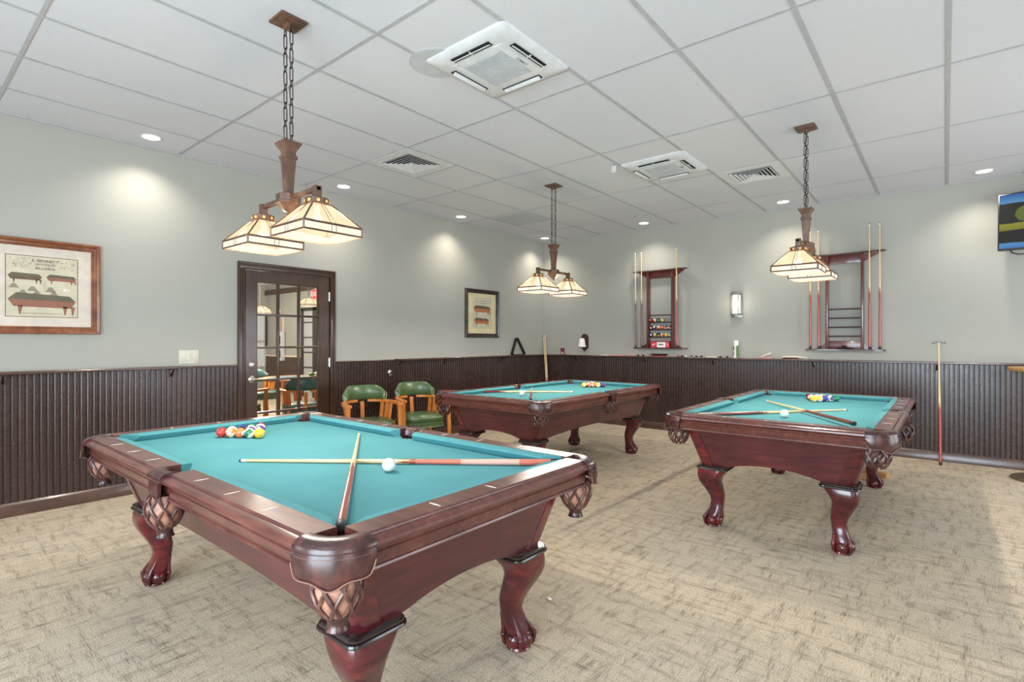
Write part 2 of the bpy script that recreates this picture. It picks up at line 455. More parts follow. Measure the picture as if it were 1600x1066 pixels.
# ------------------------------------------------------------------ door
door = bpy.data.objects.new('door_1', None); COL.objects.link(door); door['kind'] = 'structure'
b = B()
def casing(y0, y1, z0, z1, inner):
    span(b, 0, .018, y0, y1, z0, z1, .004)
tw = .063
for (y0, y1) in ((TY0, TY0 + tw), (TY1 - tw, TY1)):
    span(b, 0, .016, y0, y1, 0, 2.105 - tw - .0005, .003)
span(b, 0, .016, TY0, TY1, 2.105 - tw, 2.105, .003)
for (y0, y1) in ((TY0, TY0 + .018), (TY1 - .018, TY1)): span(b, 0, .028, y0, y1, 0, 2.0875, .006)
span(b, 0, .028, TY0, TY1, 2.088, 2.108, .006)
for (y0, y1) in ((TY0 + tw - .012, TY0 + tw), (TY1 - tw, TY1 - tw + .012)): span(b, 0, .021, y0, y1, 0, 2.0415, .004)
span(b, 0, .021, TY0 + tw - .012, TY1 - tw + .012, 2.042, 2.054, .004)
span(b, -.12, 0, DY0, DY0 + .012, 0, DZ); span(b, -.12, 0, DY1 - .012, DY1, 0, DZ); span(b, -.12, 0, DY0, DY1, DZ - .012, DZ)
obj('casing', b, 'door_wood', door)
SY0, SY1, SZ0, SZ1 = -5.070, -4.150, .012, 2.030
GY0, GY1, GZ0, GZ1 = -4.962, -4.272, .245, 1.918
b = B(); X0, X1 = -.034, .008
span(b, X0, X1, SY0, GY0, SZ0, SZ1); span(b, X0, X1, GY1, SY1, SZ0, SZ1)
span(b, X0, X1, GY0, GY1, SZ0, GZ0); span(b, X0, X1, GY0, GY1, GZ1, SZ1)
cw = (GY1 - GY0) / 3; rh = (GZ1 - GZ0) / 5
for k in (1, 2): span(b, X0 + .004, X1 - .002, GY0 + k * cw - .012, GY0 + k * cw + .012, GZ0, GZ1, .005)
for k in (1, 2, 3, 4): span(b, X0 + .004, X1 - .001, GY0, GY1, GZ0 + k * rh - .012, GZ0 + k * rh + .012, .005)
for (a0, a1) in ((GY0, GY0 + .01), (GY1 - .01, GY1)): span(b, X0 + .004, X1 - .002, a0, a1, GZ0, GZ1, .003)
for (a0, a1) in ((GZ0, GZ0 + .01), (GZ1 - .01, GZ1)): span(b, X0 + .004, X1 - .002, GY0, GY1, a0, a1, .003)
slab = obj('door_slab', b, 'door_wood', door)
b = B(); span(b, -.016, -.012, GY0, GY1, GZ0, GZ1); obj('glass_panes', b, 'glass', slab, 0)
b = B(); lathe(b, [(.030, 0), (.030, .006), (.024, .014), (.012, .016), (.012, .022), (.0, .023)], 24, (.008, -5.012, 1.072), axis='x'); span(b, .022, .032, -5.024, -5.0, 1.069, 1.075, .002)
obj('deadbolt', b, 'nickel', slab)
b = B(); lathe(b, [(.036, 0), (.036, .006), (.030, .013), (.014, .018), (.012, .05), (.0, .052)], 24, (.008, -5.010, .927), axis='x')
tube(b, [(.055, -5.016, .927), (.055, -4.98, .928), (.053, -4.93, .927), (.048, -4.885, .925)], [.011, .010, .008, .007], 10)
obj('lever_handle', b, 'nickel', slab)
for z in (1.815, 1.073, .25):
    b = B(); span(b, .006, .011, -4.160, -4.140, z - .05, z + .05); cyl(b, (.014, -4.146, z - .052), (.014, -4.146, z + .052), .007, n=10)
    obj('hinge', b, 'nickel', door)

# ------------------------------------------------------------------ pool tables
TL2, TW2, TOP = 1.21, .68, .805
WI_X, WI_Y = TL2 - .115, TW2 - .115     # inner edge of the wood rail
BED = TOP - .042
RP = [(0, 0), (.084, 0), (.0865, -.004), (.088, -.009), (.098, -.010), (.108, -.014), (.114, -.022), (.115, -.030), (.110, -.037), (.100, -.040),
      (.092, -.046), (.090, -.056), (.094, -.060), (.092, -.072), (.084, -.094), (.083, -.097), (.087, -.099), (.0885, -.105), (.085, -.110), (.070, -.111), (.0, -.111), (-.004, -.055)]
CP = [(0.0, -.001), (-.036, -.004), (-.046, -.008), (-.050, -.013), (-.048, -.018), (-.034, -.040), (0.0, -.045)]
def rail(parent, side, t0, t1, c0, c1, n0, n1, sights):
    """side: 'yp','yn','xp','xn'; t = position along the rail, u = outward from the wood edge"""
    def f(u, z, t):
        if side == 'yp': return (t, WI_Y + u, TOP + z)
        if side == 'yn': return (t, -WI_Y - u, TOP + z)
        if side == 'xp': return (WI_X + u, t, TOP + z)
        return (-WI_X - u, t, TOP + z)
    b = B(); prism(b, RP, f, t0, t1)
    r = obj('rail', b, 'mahogany_rail', parent, 25)
    b = B()
    R0 = [f(u, z, c0 + (n0 - c0) * (-u / .05)) for u, z in CP]; R1 = [f(u, z, c1 + (n1 - c1) * (-u / .05)) for u, z in CP]
    loft(b, [R0, R1]); obj('cushion', b, 'cloth', r, 25)
    for s in sights:
        b = B()
        q = [f(.018, .0006, s - .001), f(.044, .0006, s - .0045), f(.070, .0006, s - .001), f(.070, .0006, s + .001), f(.044, .0006, s + .0045), f(.018, .0006, s + .001)]
        q2 = [(x, y, z - .001) for x, y, z in q]
        loft(b, [q2, q]); obj('sight_inlay', b, 'pearl', r, 0)
    return r
def scallop(t):
    z = -.094 - .022 * math.exp(-(t / .42) ** 2) - .003 * math.cos(t * 9)
    a = abs(t)
    if a > .8: z += .040 * ((a - .8) / .2) ** 2.2
    return z
def net(parent, cx, cy, s=1.0):
    """hanging leather lattice; returns net + end boot"""
    prof = [(.052, .714), (.063, .698), (.069, .668), (.066, .636), (.052, .604), (.034, .584)]
    def rad(z):
        for (r0, z0), (r1, z1) in zip(prof, prof[1:]):
            if z <= z0 and z >= z1: return (r0 + (r1 - r0) * (z0 - z) / (z0 - z1)) * s
        return prof[-1][0] * s
    b = B(); N = 9; K = 10
    for dr in (1, -1):
        for k in range(N):
            pts = []
            for i in range(K + 1):
                z = .714 - (.714 - .584) * i / K
                t = 2 * PI * k / N + dr * 2 * PI / N * 1.5 * i / K
                r = rad(z) + (.0015 if dr > 0 else 0)
                pts.append((cx + r * math.cos(t), cy + r * math.sin(t), z))
            rings = []
            for i, p in enumerate(pts):
                t = math.atan2(p[1] - cy, p[0] - cx); er = Vector((math.cos(t), math.sin(t), 0))
                d = (Vector(pts[min(i + 1, K)]) - Vector(pts[max(i - 1, 0)])).normalized()
                w = d.cross(er).normalized(); P = Vector(p)
                hw = .0052; hh = .0026
                rings.append([P + w * hw - er * hh, P + w * hw + er * hh * .4, P + er * hh * 1.5, P - w * hw + er * hh * .4, P - w * hw - er * hh])
            loft(b, rings)
    o = obj('net', b, 'net_leather', parent, 40)
    b = B(); lathe(b, [(r * s * .93, z) for r, z in prof] + [(.02, .580)], 20, (cx, cy, 0), caps=False)
    obj('net_lining', b, 'net_lining', o, 60)
    b = B(); lathe(b, [(.036, .590), (.033, .582), (.028, .573), (.027, .565), (.030, .555), (.033, .549), (.027, .548), (.0, .552)], 20, (cx, cy, 0))
    obj('boot', b, 'leather', o, 50)
def corner_pocket(parent, sx, sy):
    ccx, ccy = (TL2 - .13), (TW2 - .13)
    P = [(.064, -.06), (.064, -.018), (.068, -.006), (.078, -.001), (.092, .0015), (.114, .0), (.130, -.008), (.138, -.019), (.138, -.030), (.131, -.036), (.120, -.04)]
    def at(r, t, z):   # t in degrees, 0 = +x, 90 = +y
        a = math.radians(t); return (sx * (ccx + r * math.cos(a)), sy * (ccy + r * math.sin(a)), TOP + z)
    b = B(); loft(b, [[at(r, t, z) for r, z in P] for t in [-7 + 104 * i / 22 for i in range(23)]])
    o = obj('corner_pocket', b, 'leather', parent, 40)
    b = B(); N = 36; rows = []
    for i in range(N + 1):
        u = -1 + 2 * i / N; t = 45 + u * 50; zb = scallop(u)
        rows.append([at(.139 + .004 * math.sin(PI * j / 6), t, -.030 + (zb + .030) * j / 6) for j in range(7)]
                    + [at(.131, t, zb), at(.131, t, -.030)])
    loft(b, rows); obj('pocket_shield', b, 'leather', o, 50)
    b = B()
    for i in range(44):
        t = 45 - 46 + 92 * i / 43
        tube(b, [at(.1402, t - .6, -.040), at(.1405, t + .6, -.040)], .0011, 5)
    tube(b, [at(.1425 + .001, 45 + 49 * (-1 + 2 * i / 30), scallop(.98 * (-1 + 2 * i / 30)) + .001) for i in range(31)], .0022, 6)
    obj('stitching', b, 'stitch', o, 60)
    b = B(); lathe(b, [(.066, TOP - .03), (.064, TOP - .085), (.03, TOP - .105), (.0, TOP - .108)], 20, (sx * (ccx), sy * (ccy), 0), caps=False)
    obj('pocket_liner', b, 'leather', o, 60)
    net(o, sx * (ccx + .035), sy * (ccy + .035))
def side_pocket(parent, sy):
    yo = TW2
    P = [(-.075, -.06), (-.075, -.014), (-.070, -.005), (-.060, .001), (-.040, .004), (-.018, .003), (-.004, -.004), (.005, -.016), (.006, -.028), (.001, -.036), (-.010, -.04)]
    b = B(); rows = []
    for i in range(17):
        x = -.070 + .140 * i / 16; k = 1 - (x / .070) ** 2
        rows.append([(x, sy * (yo + .004 * k + y + (.022 * k * (1 - min(1, (y + .075) / .06)) if y < -.015 else 0)), TOP + z) for y, z in P])
    loft(b, rows); o = obj('side_pocket', b, 'leather', parent, 40)
    b = B(); rows = []
    for i in range(17):
        u = -1 + 2 * i / 16; x = .05 * u; zb = -.108 + .030 * max(0, (abs(u) - .6) / .4) ** 2
        k = .006 * (1 - u * u)
        rows.append([(x, sy * (yo + .004 + k + .003 * math.sin(PI * j / 6)), TOP - .03 + (zb + .03) * j / 6) for j in range(7)]
                    + [(x, sy * (yo - .006), TOP + zb), (x, sy * (yo - .006), TOP - .03)])
    loft(b, rows); obj('pocket_shield', b, 'leather', o, 50)
    b = B(); lathe(b, [(.058, TOP - .04), (.056, TOP - .085), (.03, TOP - .10), (.0, TOP - .102)], 20, (0, sy * (yo - .075), 0), caps=False)
    obj('pocket_liner', b, 'leather', o, 60)
    net(o, 0, sy * (yo - .035))
LX, LY = .935, .385
def leg_mesh(sx, sy):
    b = B()
    prof = [(.410, .006, .096, 4.2), (.395, .010, .096, 4.0), (.370, .020, .088, 3.8), (.345, .027, .079, 3.6), (.315, .026, .071, 3.4), (.285, .016, .065, 3.2), (.250, .003, .058, 3.0),
            (.210, -.009, .050, 2.9), (.175, -.012, .044, 2.8), (.140, -.008, .044, 2.8), (.110, -.001, .047, 2.6), (.085, .006, .050, 2.4), (.060, .011, .050, 2.2), (.036, .012, .046, 2.2), (.020, .012, .040, 2.2)]
    rings = [superell(LX + o, LY + o, a, a, n, z, 40) for z, o, a, n in prof]
    rings = [[(sx * x, sy * y, z) for x, y, z in r] for r in rings]
    loft(b, rings)
    fx, fy = LX + .012, LY + .012
    for k in range(4):                       # ball bulging between the toes
        t = PI / 2 * k
        sphere(b, (sx * (fx + .028 * math.cos(t)), sy * (fy + .028 * math.sin(t)), .040), .0385, 16, 10, 1, 1, 1.0)
    for k in range(4):                       # four claws on the corners
        t = PI / 4 + PI / 2 * k; c, s = math.cos(t), math.sin(t)
        pts = [(.044, .150), (.049, .115), (.058, .085), (.066, .060), (.067, .040), (.062, .020), (.058, .008)]
        rr = [.006, .007, .009, .0115, .009, .009, .004]
        off = [-.010, -.003, .006, .011, .012, .012, .012]
        tube(b, [(sx * (LX + o + r * c), sy * (LY + o + r * s), z) for (r, z), o in zip(pts, off)], rr, 8)
        sphere(b, (sx * (fx + .067 * c), sy * (fy + .067 * s), .056), .0125, 10, 7)
    lathe(b, [(.050, .012), (.054, .004), (.052, .0)], 20, (sx * fx, sy * fy, 0))
    return b
BT = (1.085, .555, .690); BB = (1.020, .470, .436)
def make_table(name, label, loc, rz):
    T = thing(name, label, 'pool table', loc, rz)
    # bed with pocket notches
    bx, by = WI_X + .004, WI_Y + .004; poly = []
    R = .076; cx, cy = TL2 - .13, TW2 - .13
    def corner(sx, sy):
        out = []
        a0 = 180 - math.degrees(math.asin((by - cy) / R)); a1 = 270 + math.degrees(math.asin((bx - cx) / R))
        for i in range(13):
            a = math.radians(a0 + (a1 - a0) * i / 12); out.append((sx * (cx + R * math.cos(a)), sy * (cy + R * math.sin(a))))
        return out
    def sidep(sy):
        yy = TW2 - .09; r = .058; a = math.asin((by - yy) / r) if by > yy else -math.asin((yy - by) / r)
        pts = [(r * math.cos(PI - a + (PI + 2 * a) * i / 14), sy * (yy + r * math.sin(PI - a + (PI + 2 * a) * i / 14))) for i in range(15)]
        return pts
    c1 = corner(1, 1)                       # from top edge round to right edge
    poly += sidep(1) + c1 + corner(1, -1)[::-1] + sidep(-1)[::-1] + corner(-1, -1) + corner(-1, 1)[::-1]
    b = B(); prism(b, poly, lambda a, c, d: (a, c, d), BED - .03, BED); obj('playing_bed', b, 'cloth', T, 0)
    xs = [(k / 4) * (WI_X - .05) for k in (1, 2, 3)]
    for s in ('yp', 'yn'):
        rail(T, s, .070, TL2 - .13, .068, TL2 - .155, .094, TL2 - .238, xs)
        rail(T, s, -(TL2 - .13), -.070, -(TL2 - .155), -.068, -(TL2 - .238), -.094, [-x for x in xs])
    ys = [-.26, 0, .26]
    for s in ('xp', 'xn'): rail(T, s, -(TW2 - .13), TW2 - .13, -(TW2 - .155), TW2 - .155, -(TW2 - .238), TW2 - .238, ys)
    for sx in (-1, 1):
        for sy in (-1, 1): corner_pocket(T, sx, sy)
    for sy in (-1, 1): side_pocket(T, sy)
    # apron panels: slanted, arched along the bottom
    def panel(side):
        b = B(); N = 24; r = []
        half_t, half_b = (BT[0] - .03, BB[0] - .03) if side in ('yp', 'yn') else (BT[1] - .03, BB[1] - .03)
        flat = .17
        for i in range(N + 1):
            u = -1 + 2 * i / N
            e = max(0, 1 - (abs(u) / (1 - flat / half_b)) ** 2) if abs(u) < 1 - flat / half_b else 0
            rise = (.043 if side in ('xp', 'xn') else .036) * e ** .8
            zb = BB[2] + rise; f = (zb - BB[2]) / (BT[2] - BB[2])
            o_b = (BB[1] + (BT[1] - BB[1]) * f) if side in ('yp', 'yn') else (BB[0] + (BT[0] - BB[0]) * f)
            o_t = BT[1] if side in ('yp', 'yn') else BT[0]
            a_b = u * (half_b + (half_t - half_b) * f); a_t = u * half_t; ins = .006; th = .02
            r.append([(a_t, o_t - ins, BT[2]), (a_b, o_b - ins, zb), (a_b, o_b - ins - th, zb), (a_t, o_t - ins - th, BT[2])])
        g = {'yp': lambda a, o, z: (a, o, z), 'yn': lambda a, o, z: (a, -o, z), 'xp': lambda a, o, z: (o, a, z), 'xn': lambda a, o, z: (-o, a, z)}[side]
        loft(b, [[g(*p) for p in q] for q in r]); return b
    for s in ('yp', 'yn', 'xp', 'xn'): obj('apron', panel(s), 'mahogany_panel', T, 30)
    for sx in (-1, 1):
        for sy in (-1, 1):
            b = B(); rings = []
            for z, hx, hy in ((BT[2], BT[0], BT[1]), (BB[2], BB[0], BB[1])):
                w = .095; rr = .05; pts = [(hx - w, hy), (hx - rr, hy)]
                for i in range(1, 8):
                    a = PI / 2 * (1 - i / 8); pts.append((hx - rr + rr * math.cos(a), hy - rr + rr * math.sin(a)))
                pts += [(hx, hy - rr), (hx, hy - w), (hx - w, hy - w)]
                rings.append([(sx * x, sy * y, z) for x, y in pts])
            loft(b, rings); obj('corner_post', b, 'mahogany', T, 30)
            b = B()
            def sq(h, z, c=.034):
                pts = []
                for k in range(4):
                    qx, qy = ((1, 1), (-1, 1), (-1, -1), (1, -1))[k]
                    for i in range(6):
                        a = PI / 2 * k + PI / 2 * i / 5; pts.append((qx * (h - c) + c * math.cos(a), qy * (h - c) + c * math.sin(a)))
                return [(sx * (LX + x), sy * (LY + y), z) for x, y in pts]
            loft(b, [sq(.100, .405), sq(.107, .408), sq(.110, .414), sq(.108, .420), sq(.102, .422), sq(.104, .425), sq(.104, .431), sq(.099, .436)])
            obj('leg_collar', b, 'black_wood', T, 30)
            obj('leg', leg_mesh(sx, sy), 'mahogany', T, 50)
    b = B(); span(b, -.90, .90, -.40, .40, .60, BED - .03); obj('inner_light_block', b, 'black_wood', T, 0)  # hidden dark box added to keep light from passing through the pockets
    return T
T1 = make_table('pool_table', 'large teal-topped mahogany pool table nearest the camera, running along the glazed door side', (3.035, -6.06, 0), 0)
T2 = dup(T1, (2.165, -2.73, 0), PI / 2, 'teal-topped mahogany pool table farthest away, near the room corner and green chairs')
T3 = dup(T1, (4.515, -2.655, 0), PI / 2, 'teal-topped mahogany pool table on the right side of the room, under the right pendant')

# ------------------------------------------------------------------ balls
BC = {1: (232, 186, 40), 2: (44, 52, 150), 3: (206, 44, 36), 4: (84, 44, 120), 5: (232, 118, 58), 6: (24, 120, 86), 7: (122, 30, 44), 8: (24, 22, 24)}
CN = {1: 'yellow', 2: 'blue', 3: 'red', 4: 'purple', 5: 'orange', 6: 'green', 7: 'maroon', 8: 'black'}
def ball_mat(n):
    t = NT('ball_%s%s' % (CN[(n - 1) % 8 + 1] if n != 8 else 'black', '_stripe' if n > 8 else ''))
    c = rgb(*BC[n if n <= 8 else n - 8]); w = rgb(243, 234, 214)
    sp = t.n('ShaderNodeSeparateXYZ'); t.link(t.co(), sp.inputs[0])
    x, z = sp.outputs[0], sp.outputs[2]
    spot = t.math('GREATER_THAN', t.math('ABSOLUTE', x), .0255)
    if n > 8:
        st = t.math('GREATER_THAN', t.math('ABSOLUTE', z), .0145)
        c = t.mix(st, c, w)
    t.set(color=t.mix(spot, c, w), rough=0.06, coat=0.6, spec=0.6); return t.m
BM = {n: ball_mat(n) for n in range(1, 16)}
R_ = .0286
_b = B(); sphere(_b, (0, 0, 0), R_, 28, 18); ball0 = None
BALLMESH = {}
def ball(n, x, y, z, label, group, num=True):
    rot = (random.uniform(-.9, .9), random.uniform(-.9, .9), random.uniform(0, 6.28))
    if n not in BALLMESH:
        b = B(); sphere(b, (0, 0, 0), R_, 28, 18)
        o = obj('billiard_ball', b, BM[n], None, 180); BALLMESH[n] = o.data
    else:
        o = bpy.data.objects.new('billiard_ball', BALLMESH[n]); COL.objects.link(o)
    o.location = (x, y, z); o.rotation_euler = rot
    tag(o, label, 'billiard ball', group)
    if num:
        text_mesh('number', str(n), .015, 'ink', o, (R_ - .0006, 0, 0), (PI / 2, 0, PI / 2), .0007, True)
    return o
def ballname(n): return ('striped %s' if n > 8 else 'solid %s') % CN[n - 8 if n > 8 else n]
def rack_balls(pa, pb, pc, order, where, group):
    """triangle of 15: corner a and b hold the row of five, c is the apex"""
    A, Bv, Cc = Vector(pa), Vector(pb), Vector(pc); i = 0
    ctr = (A + Bv + Cc) / 3; s = R_ * 2 * 4 * 1.004
    d = (Bv - A).normalized(); nrm = Vector((-d.y, d.x))
    if nrm.dot(Cc - A) < 0: nrm = -nrm
    A = (A + Bv) / 2 - d * s / 2
    for row in range(5):
        for k in range(5 - row):
            p = A + d * (R_ * 2.008 * (k + row / 2)) + nrm * (R_ * 2.008 * row * math.sqrt(3) / 2)
            n = order[i]; i += 1
            if n is None: continue
            ball(n, p.x, p.y, BED + R_, '%s billiard ball in the rack on the %s' % (ballname(n), where), group)
rack_balls((2.212, -6.165), (2.398, -6.045), (2.18, -5.94), [3, 13, 5, 14, 1, 9, 8, 12, 10, 2, 15, 4, 6, 11, 7], 'nearest pool table', 'racked balls on the nearest table')
rack_balls((2.10, -2.06), (2.25, -1.93), (2.08, -1.86), [1, 11, 5, 9, 4, 13, 3, 15, 2, 6, 10, 8, 7, 14, 12], 'far corner pool table', 'racked balls on the far corner table')
rack_balls((4.49, -2.03), (4.63, -1.86), (4.39, -1.86), [1, 9, 2, 12, 6, 13, 10, 5, 4, 15, 11, 14, 3, 7, 8], 'right-hand pool table', 'racked balls on the right table')
for (x, y, lab) in ((3.59, -6.05, 'white cue ball resting beside the crossed cues on the nearest pool table'),
                    (2.125, -3.30, 'white cue ball on the far corner pool table'), (4.507, -3.26, 'white cue ball on the right-hand pool table')):
    b = B(); sphere(b, (0, 0, 0), R_, 32, 20); o = obj('cue_ball', b, 'white_ball', None, 180, (x, y, BED + R_)); tag(o, lab, 'billiard ball', 'cue balls')

# ------------------------------------------------------------------ cues
def make_cue(label, tip, butt, kind='red', group=None, L=None, r1=.0145):
    """tip and butt are world points"""
    tip, butt = Vector(tip), Vector(butt); d = (butt - tip); L = d.length
    q = d.to_track_quat('Z', 'Y')
    o = bpy.data.objects.new('pool_cue', None); COL.objects.link(o)
    o.location = tip; o.rotation_mode = 'QUATERNION'; o.rotation_quaternion = q
    tag(o, label, 'cue', group)
    def r(t): return .0062 + (r1 - .0062) * t
    def seg(nm, t0, t1, m, p=None, k=1.0, n=12):
        b = B(); cyl(b, (0, 0, t0 * L), (0, 0, t1 * L), r(t0) * k, r(t1) * k, n); return obj(nm, b, m, p or o, 60)
    seg('tip', 0, .006, 'chalk_blue'); seg('ferrule', .006, .024, 'ferrule')
    # spliced shaft and butt: points run up into the shaft
    seg('shaft', .024, .56, 'maple')
    b = B(); N = 24; rings = []
    for i in range(9):
        t = .50 + .06 * i / 8; ring = []
        for k in range(N):
            a = 2 * PI * k / N; ph = abs(((k * 4 / N) % 1) - .5) * 2
            rr = r(t) * (1.02 if ph > 1 - i / 8 else .96)
            ring.append((rr * math.cos(a), rr * math.sin(a), t * L))
        rings.append(ring)
    butm = 'butt_red' if kind in ('red', 'wrap') else 'butt_dark'
    loft(b, rings); bt = obj('butt_splice', b, butm, o, 60)
    if kind == 'wrap':
        seg('butt', .56, .70, 'wrap_pink'); seg('wrap', .70, .88, 'wrap_check', None, 1.01); seg('butt_sleeve', .88, .975, 'wrap_pink')
    else:
        seg('butt', .56, .975, butm)
    b = B(); lathe(b, [(r(.975) * 1.03, .975 * L), (r(1) * 1.06, .985 * L), (r(1) * 1.02, .997 * L), (r(1) * .8, L), (.0, L)], 14)
    obj('bumper', b, 'rubber', o, 50)
    return o
make_cue('cue with pale shaft and salmon wrapped butt lying along the nearest pool table', (2.921, -6.373, BED + .0066), (4.088, -5.512, BED + .0165), 'wrap')
make_cue('red-butted cue lying across another cue on the nearest pool table, butt in the corner pocket', (2.775, -5.64, BED + .013), (4.100, -6.605, BED + .030), 'red')
make_cue('cue lying lengthwise behind the cue ball on the far corner pool table', (2.33, -2.665, BED + .0066), (1.285, -3.665, BED + .022), 'dark')
make_cue('cue whose butt points at the near corner pocket of the far corner pool table', (1.69, -2.56, BED + .0135), (2.55, -3.71, BED + .031), 'red')
make_cue('dark red cue lying from the left pocket toward the middle on the right-hand pool table', (4.80, -2.54, BED + .0066), (3.945, -3.71, BED + .0165), 'dark')
make_cue('dark cue crossing on top of another cue on the right-hand pool table', (4.155, -2.31, BED + .0125), (4.965, -3.53, BED + .034), 'dark')

# ------------------------------------------------------------------ pendants
def make_pendant(label, loc, rz):
    P = thing('pendant_lamp', label, 'pendant lamp', loc, rz, 'pool table pendants')
    b = B(); span(b, -.072, .072, -.072, .072, -.014, 0, .004); span(b, -.058, .058, -.058, .058, -.022, -.012, .004); span(b, -.028, .028, -.018, .018, -.042, -.02, .005)
    obj('canopy', b, 'bronze', P)
    for s in (-1, 1):
        b = B(); z = -.035; k = 0
        while z > -.645:
            lg = .075 if k % 2 else .034
            lg = min(lg, z + .652); w = .0085; pts = []
            for i in range(12):
                a = 2 * PI * i / 12; c, sn = math.cos(a), math.sin(a)
                pp = w * c, (lg / 2 - w) * (1 if sn > 0 else -1) + w * sn
                pts.append((s * .032 + (pp[0] if k % 2 == 0 else 0), 0 if k % 2 == 0 else pp[0], z - lg / 2 + pp[1]))
            tube(b, pts, .0030, 5, True); z -= lg - .006; k += 1
        obj('chain', b, 'chain', P, 60)
    def sq(h, z): return [(-h, -h, z), (h, -h, z), (h, h, z), (-h, h, z)]
    b = B(); loft(b, [sq(.050, -.650), sq(.050, -.658), sq(.046, -.665), sq(.033, -.688), sq(.028, -.700), sq(.028, -.718), sq(.034, -.720), sq(.034, -.738), sq(.029, -.740), sq(.027, -.765), sq(.019, -.915)])
    obj('column', b, 'bronze', P, 20)
    b = B(); lathe(b, [(.030, -.915), (.045, -.922), (.062, -.928), (.062, -.966), (.068, -.968), (.068, -.976), (.055, -.985), (.036, -1.006), (.022, -1.016), (.012, -1.020), (.012, -1.028), (.014, -1.034), (.0, -1.042)], 8, a0=PI / 8, a1=PI / 8 + 2 * PI)
    obj('hub', b, 'bronze', P, 20)
    for s in (-1, 1):
        D = .282
        b = B(); span(b, s * .05, s * (D + .018), -.0125, .0125, -.956, -.934, .003); span(b, s * (D - .018), s * (D + .018), -.018, .018, -.986, -.930, .004)
        obj('arm', b, 'bronze', P, 25)
        b = B(); lathe(b, [(.026, -.985), (.040, -.990), (.058, -.996), (.058, -1.028), (.052, -1.030)], 16, (s * D, 0, 0), caps=True)
        h = obj('shade_holder', b, 'bronze', P, 30)
        b = B()
        for k in range(8):
            t = PI / 4 * k + PI / 8; m = Matrix.Translation((s * D + .058 * math.cos(t), .058 * math.sin(t), -1.012)) @ Matrix.Rotation(t, 4, 'Z')
            box(b, (0, 0, 0), (.003, .013, .013), 0, 0, m)
        obj('amber_insert', b, 'amber_glass', h, 0)
        zt, zr, zb_ = -1.028, -1.143, -1.183; ht, hb = .05, .155
        def ring(h, z, o=0): return [(s * D - h, -h, z), (s * D + h, -h, z), (s * D + h, h, z), (s * D - h, h, z)]
        b = B(); loft(b, [ring(ht, zt), ring(hb, zr), ring(hb - .003, zr), ring(ht - .003, zt - .004)], True, False, False)
        sh = obj('shade', b, 'shade_glass', P, 0)
        b = B(); loft(b, [ring(hb, zr), ring(hb, zb_), ring(hb - .003, zb_), ring(hb - .003, zr)], True, False, False)
        obj('rim_panel', b, 'rim_glass', sh, 0)
        b = B()
        cr = ring(ht, zt), ring(hb, zr), ring(hb, zb_)
        for k in range(4):
            j = (k + 1) % 4
            for A, C in ((cr[0][k], cr[1][k]), (cr[1][k], cr[2][k])): tube(b, [A, C], .0052, 4)
            for q in cr: tube(b, [q[k], q[j]],   .0046 if q is not cr[1] else .0056, 4)
            for f in (.46, .54):
                pt = [tuple(q[k][i] + (q[j][i] - q[k][i]) * f for i in range(3)) for q in (cr[1], cr[2])]
                top = tuple(cr[0][k][i] + (cr[0][j][i] - cr[0][k][i]) * (.5 + (f - .5) * 1.6) for i in range(3))
                tube(b, [top, pt[0]], .0018, 4); tube(b, pt, .0018, 4)
        obj('leading', b, 'bronze', sh, 0)
        b = B(); sphere(b, (s * D, 0, -1.095), .028, 16, 12); cyl(b, (s * D, 0, -1.07), (s * D, 0, -1.03), .014)
        obj('bulb', b, 'bulb', P, 60)
        li = bpy.data.lights.new('pendant_bulb_light', 'POINT'); li.energy = 55; li.color = (1.0, .90, .76); li.shadow_soft_size = .03
        lo = bpy.data.objects.new('pendant_bulb_light', li); COL.objects.link(lo)
        r = Matrix.Rotation(rz, 4, 'Z') @ Vector((s * D, 0, -1.145)); lo.location = Vector(loc) + r
    return P
make_pendant('two-shade stained glass pendant hanging over the nearest pool table, left of centre', (2.705, -6.03, CEIL), 0)
make_pendant('two-shade stained glass pendant hanging over the far corner pool table', (2.092, -2.70, CEIL), PI / 2)
make_pendant('two-shade stained glass pendant hanging over the right-hand pool table', (4.545, -2.71, CEIL), PI / 2)

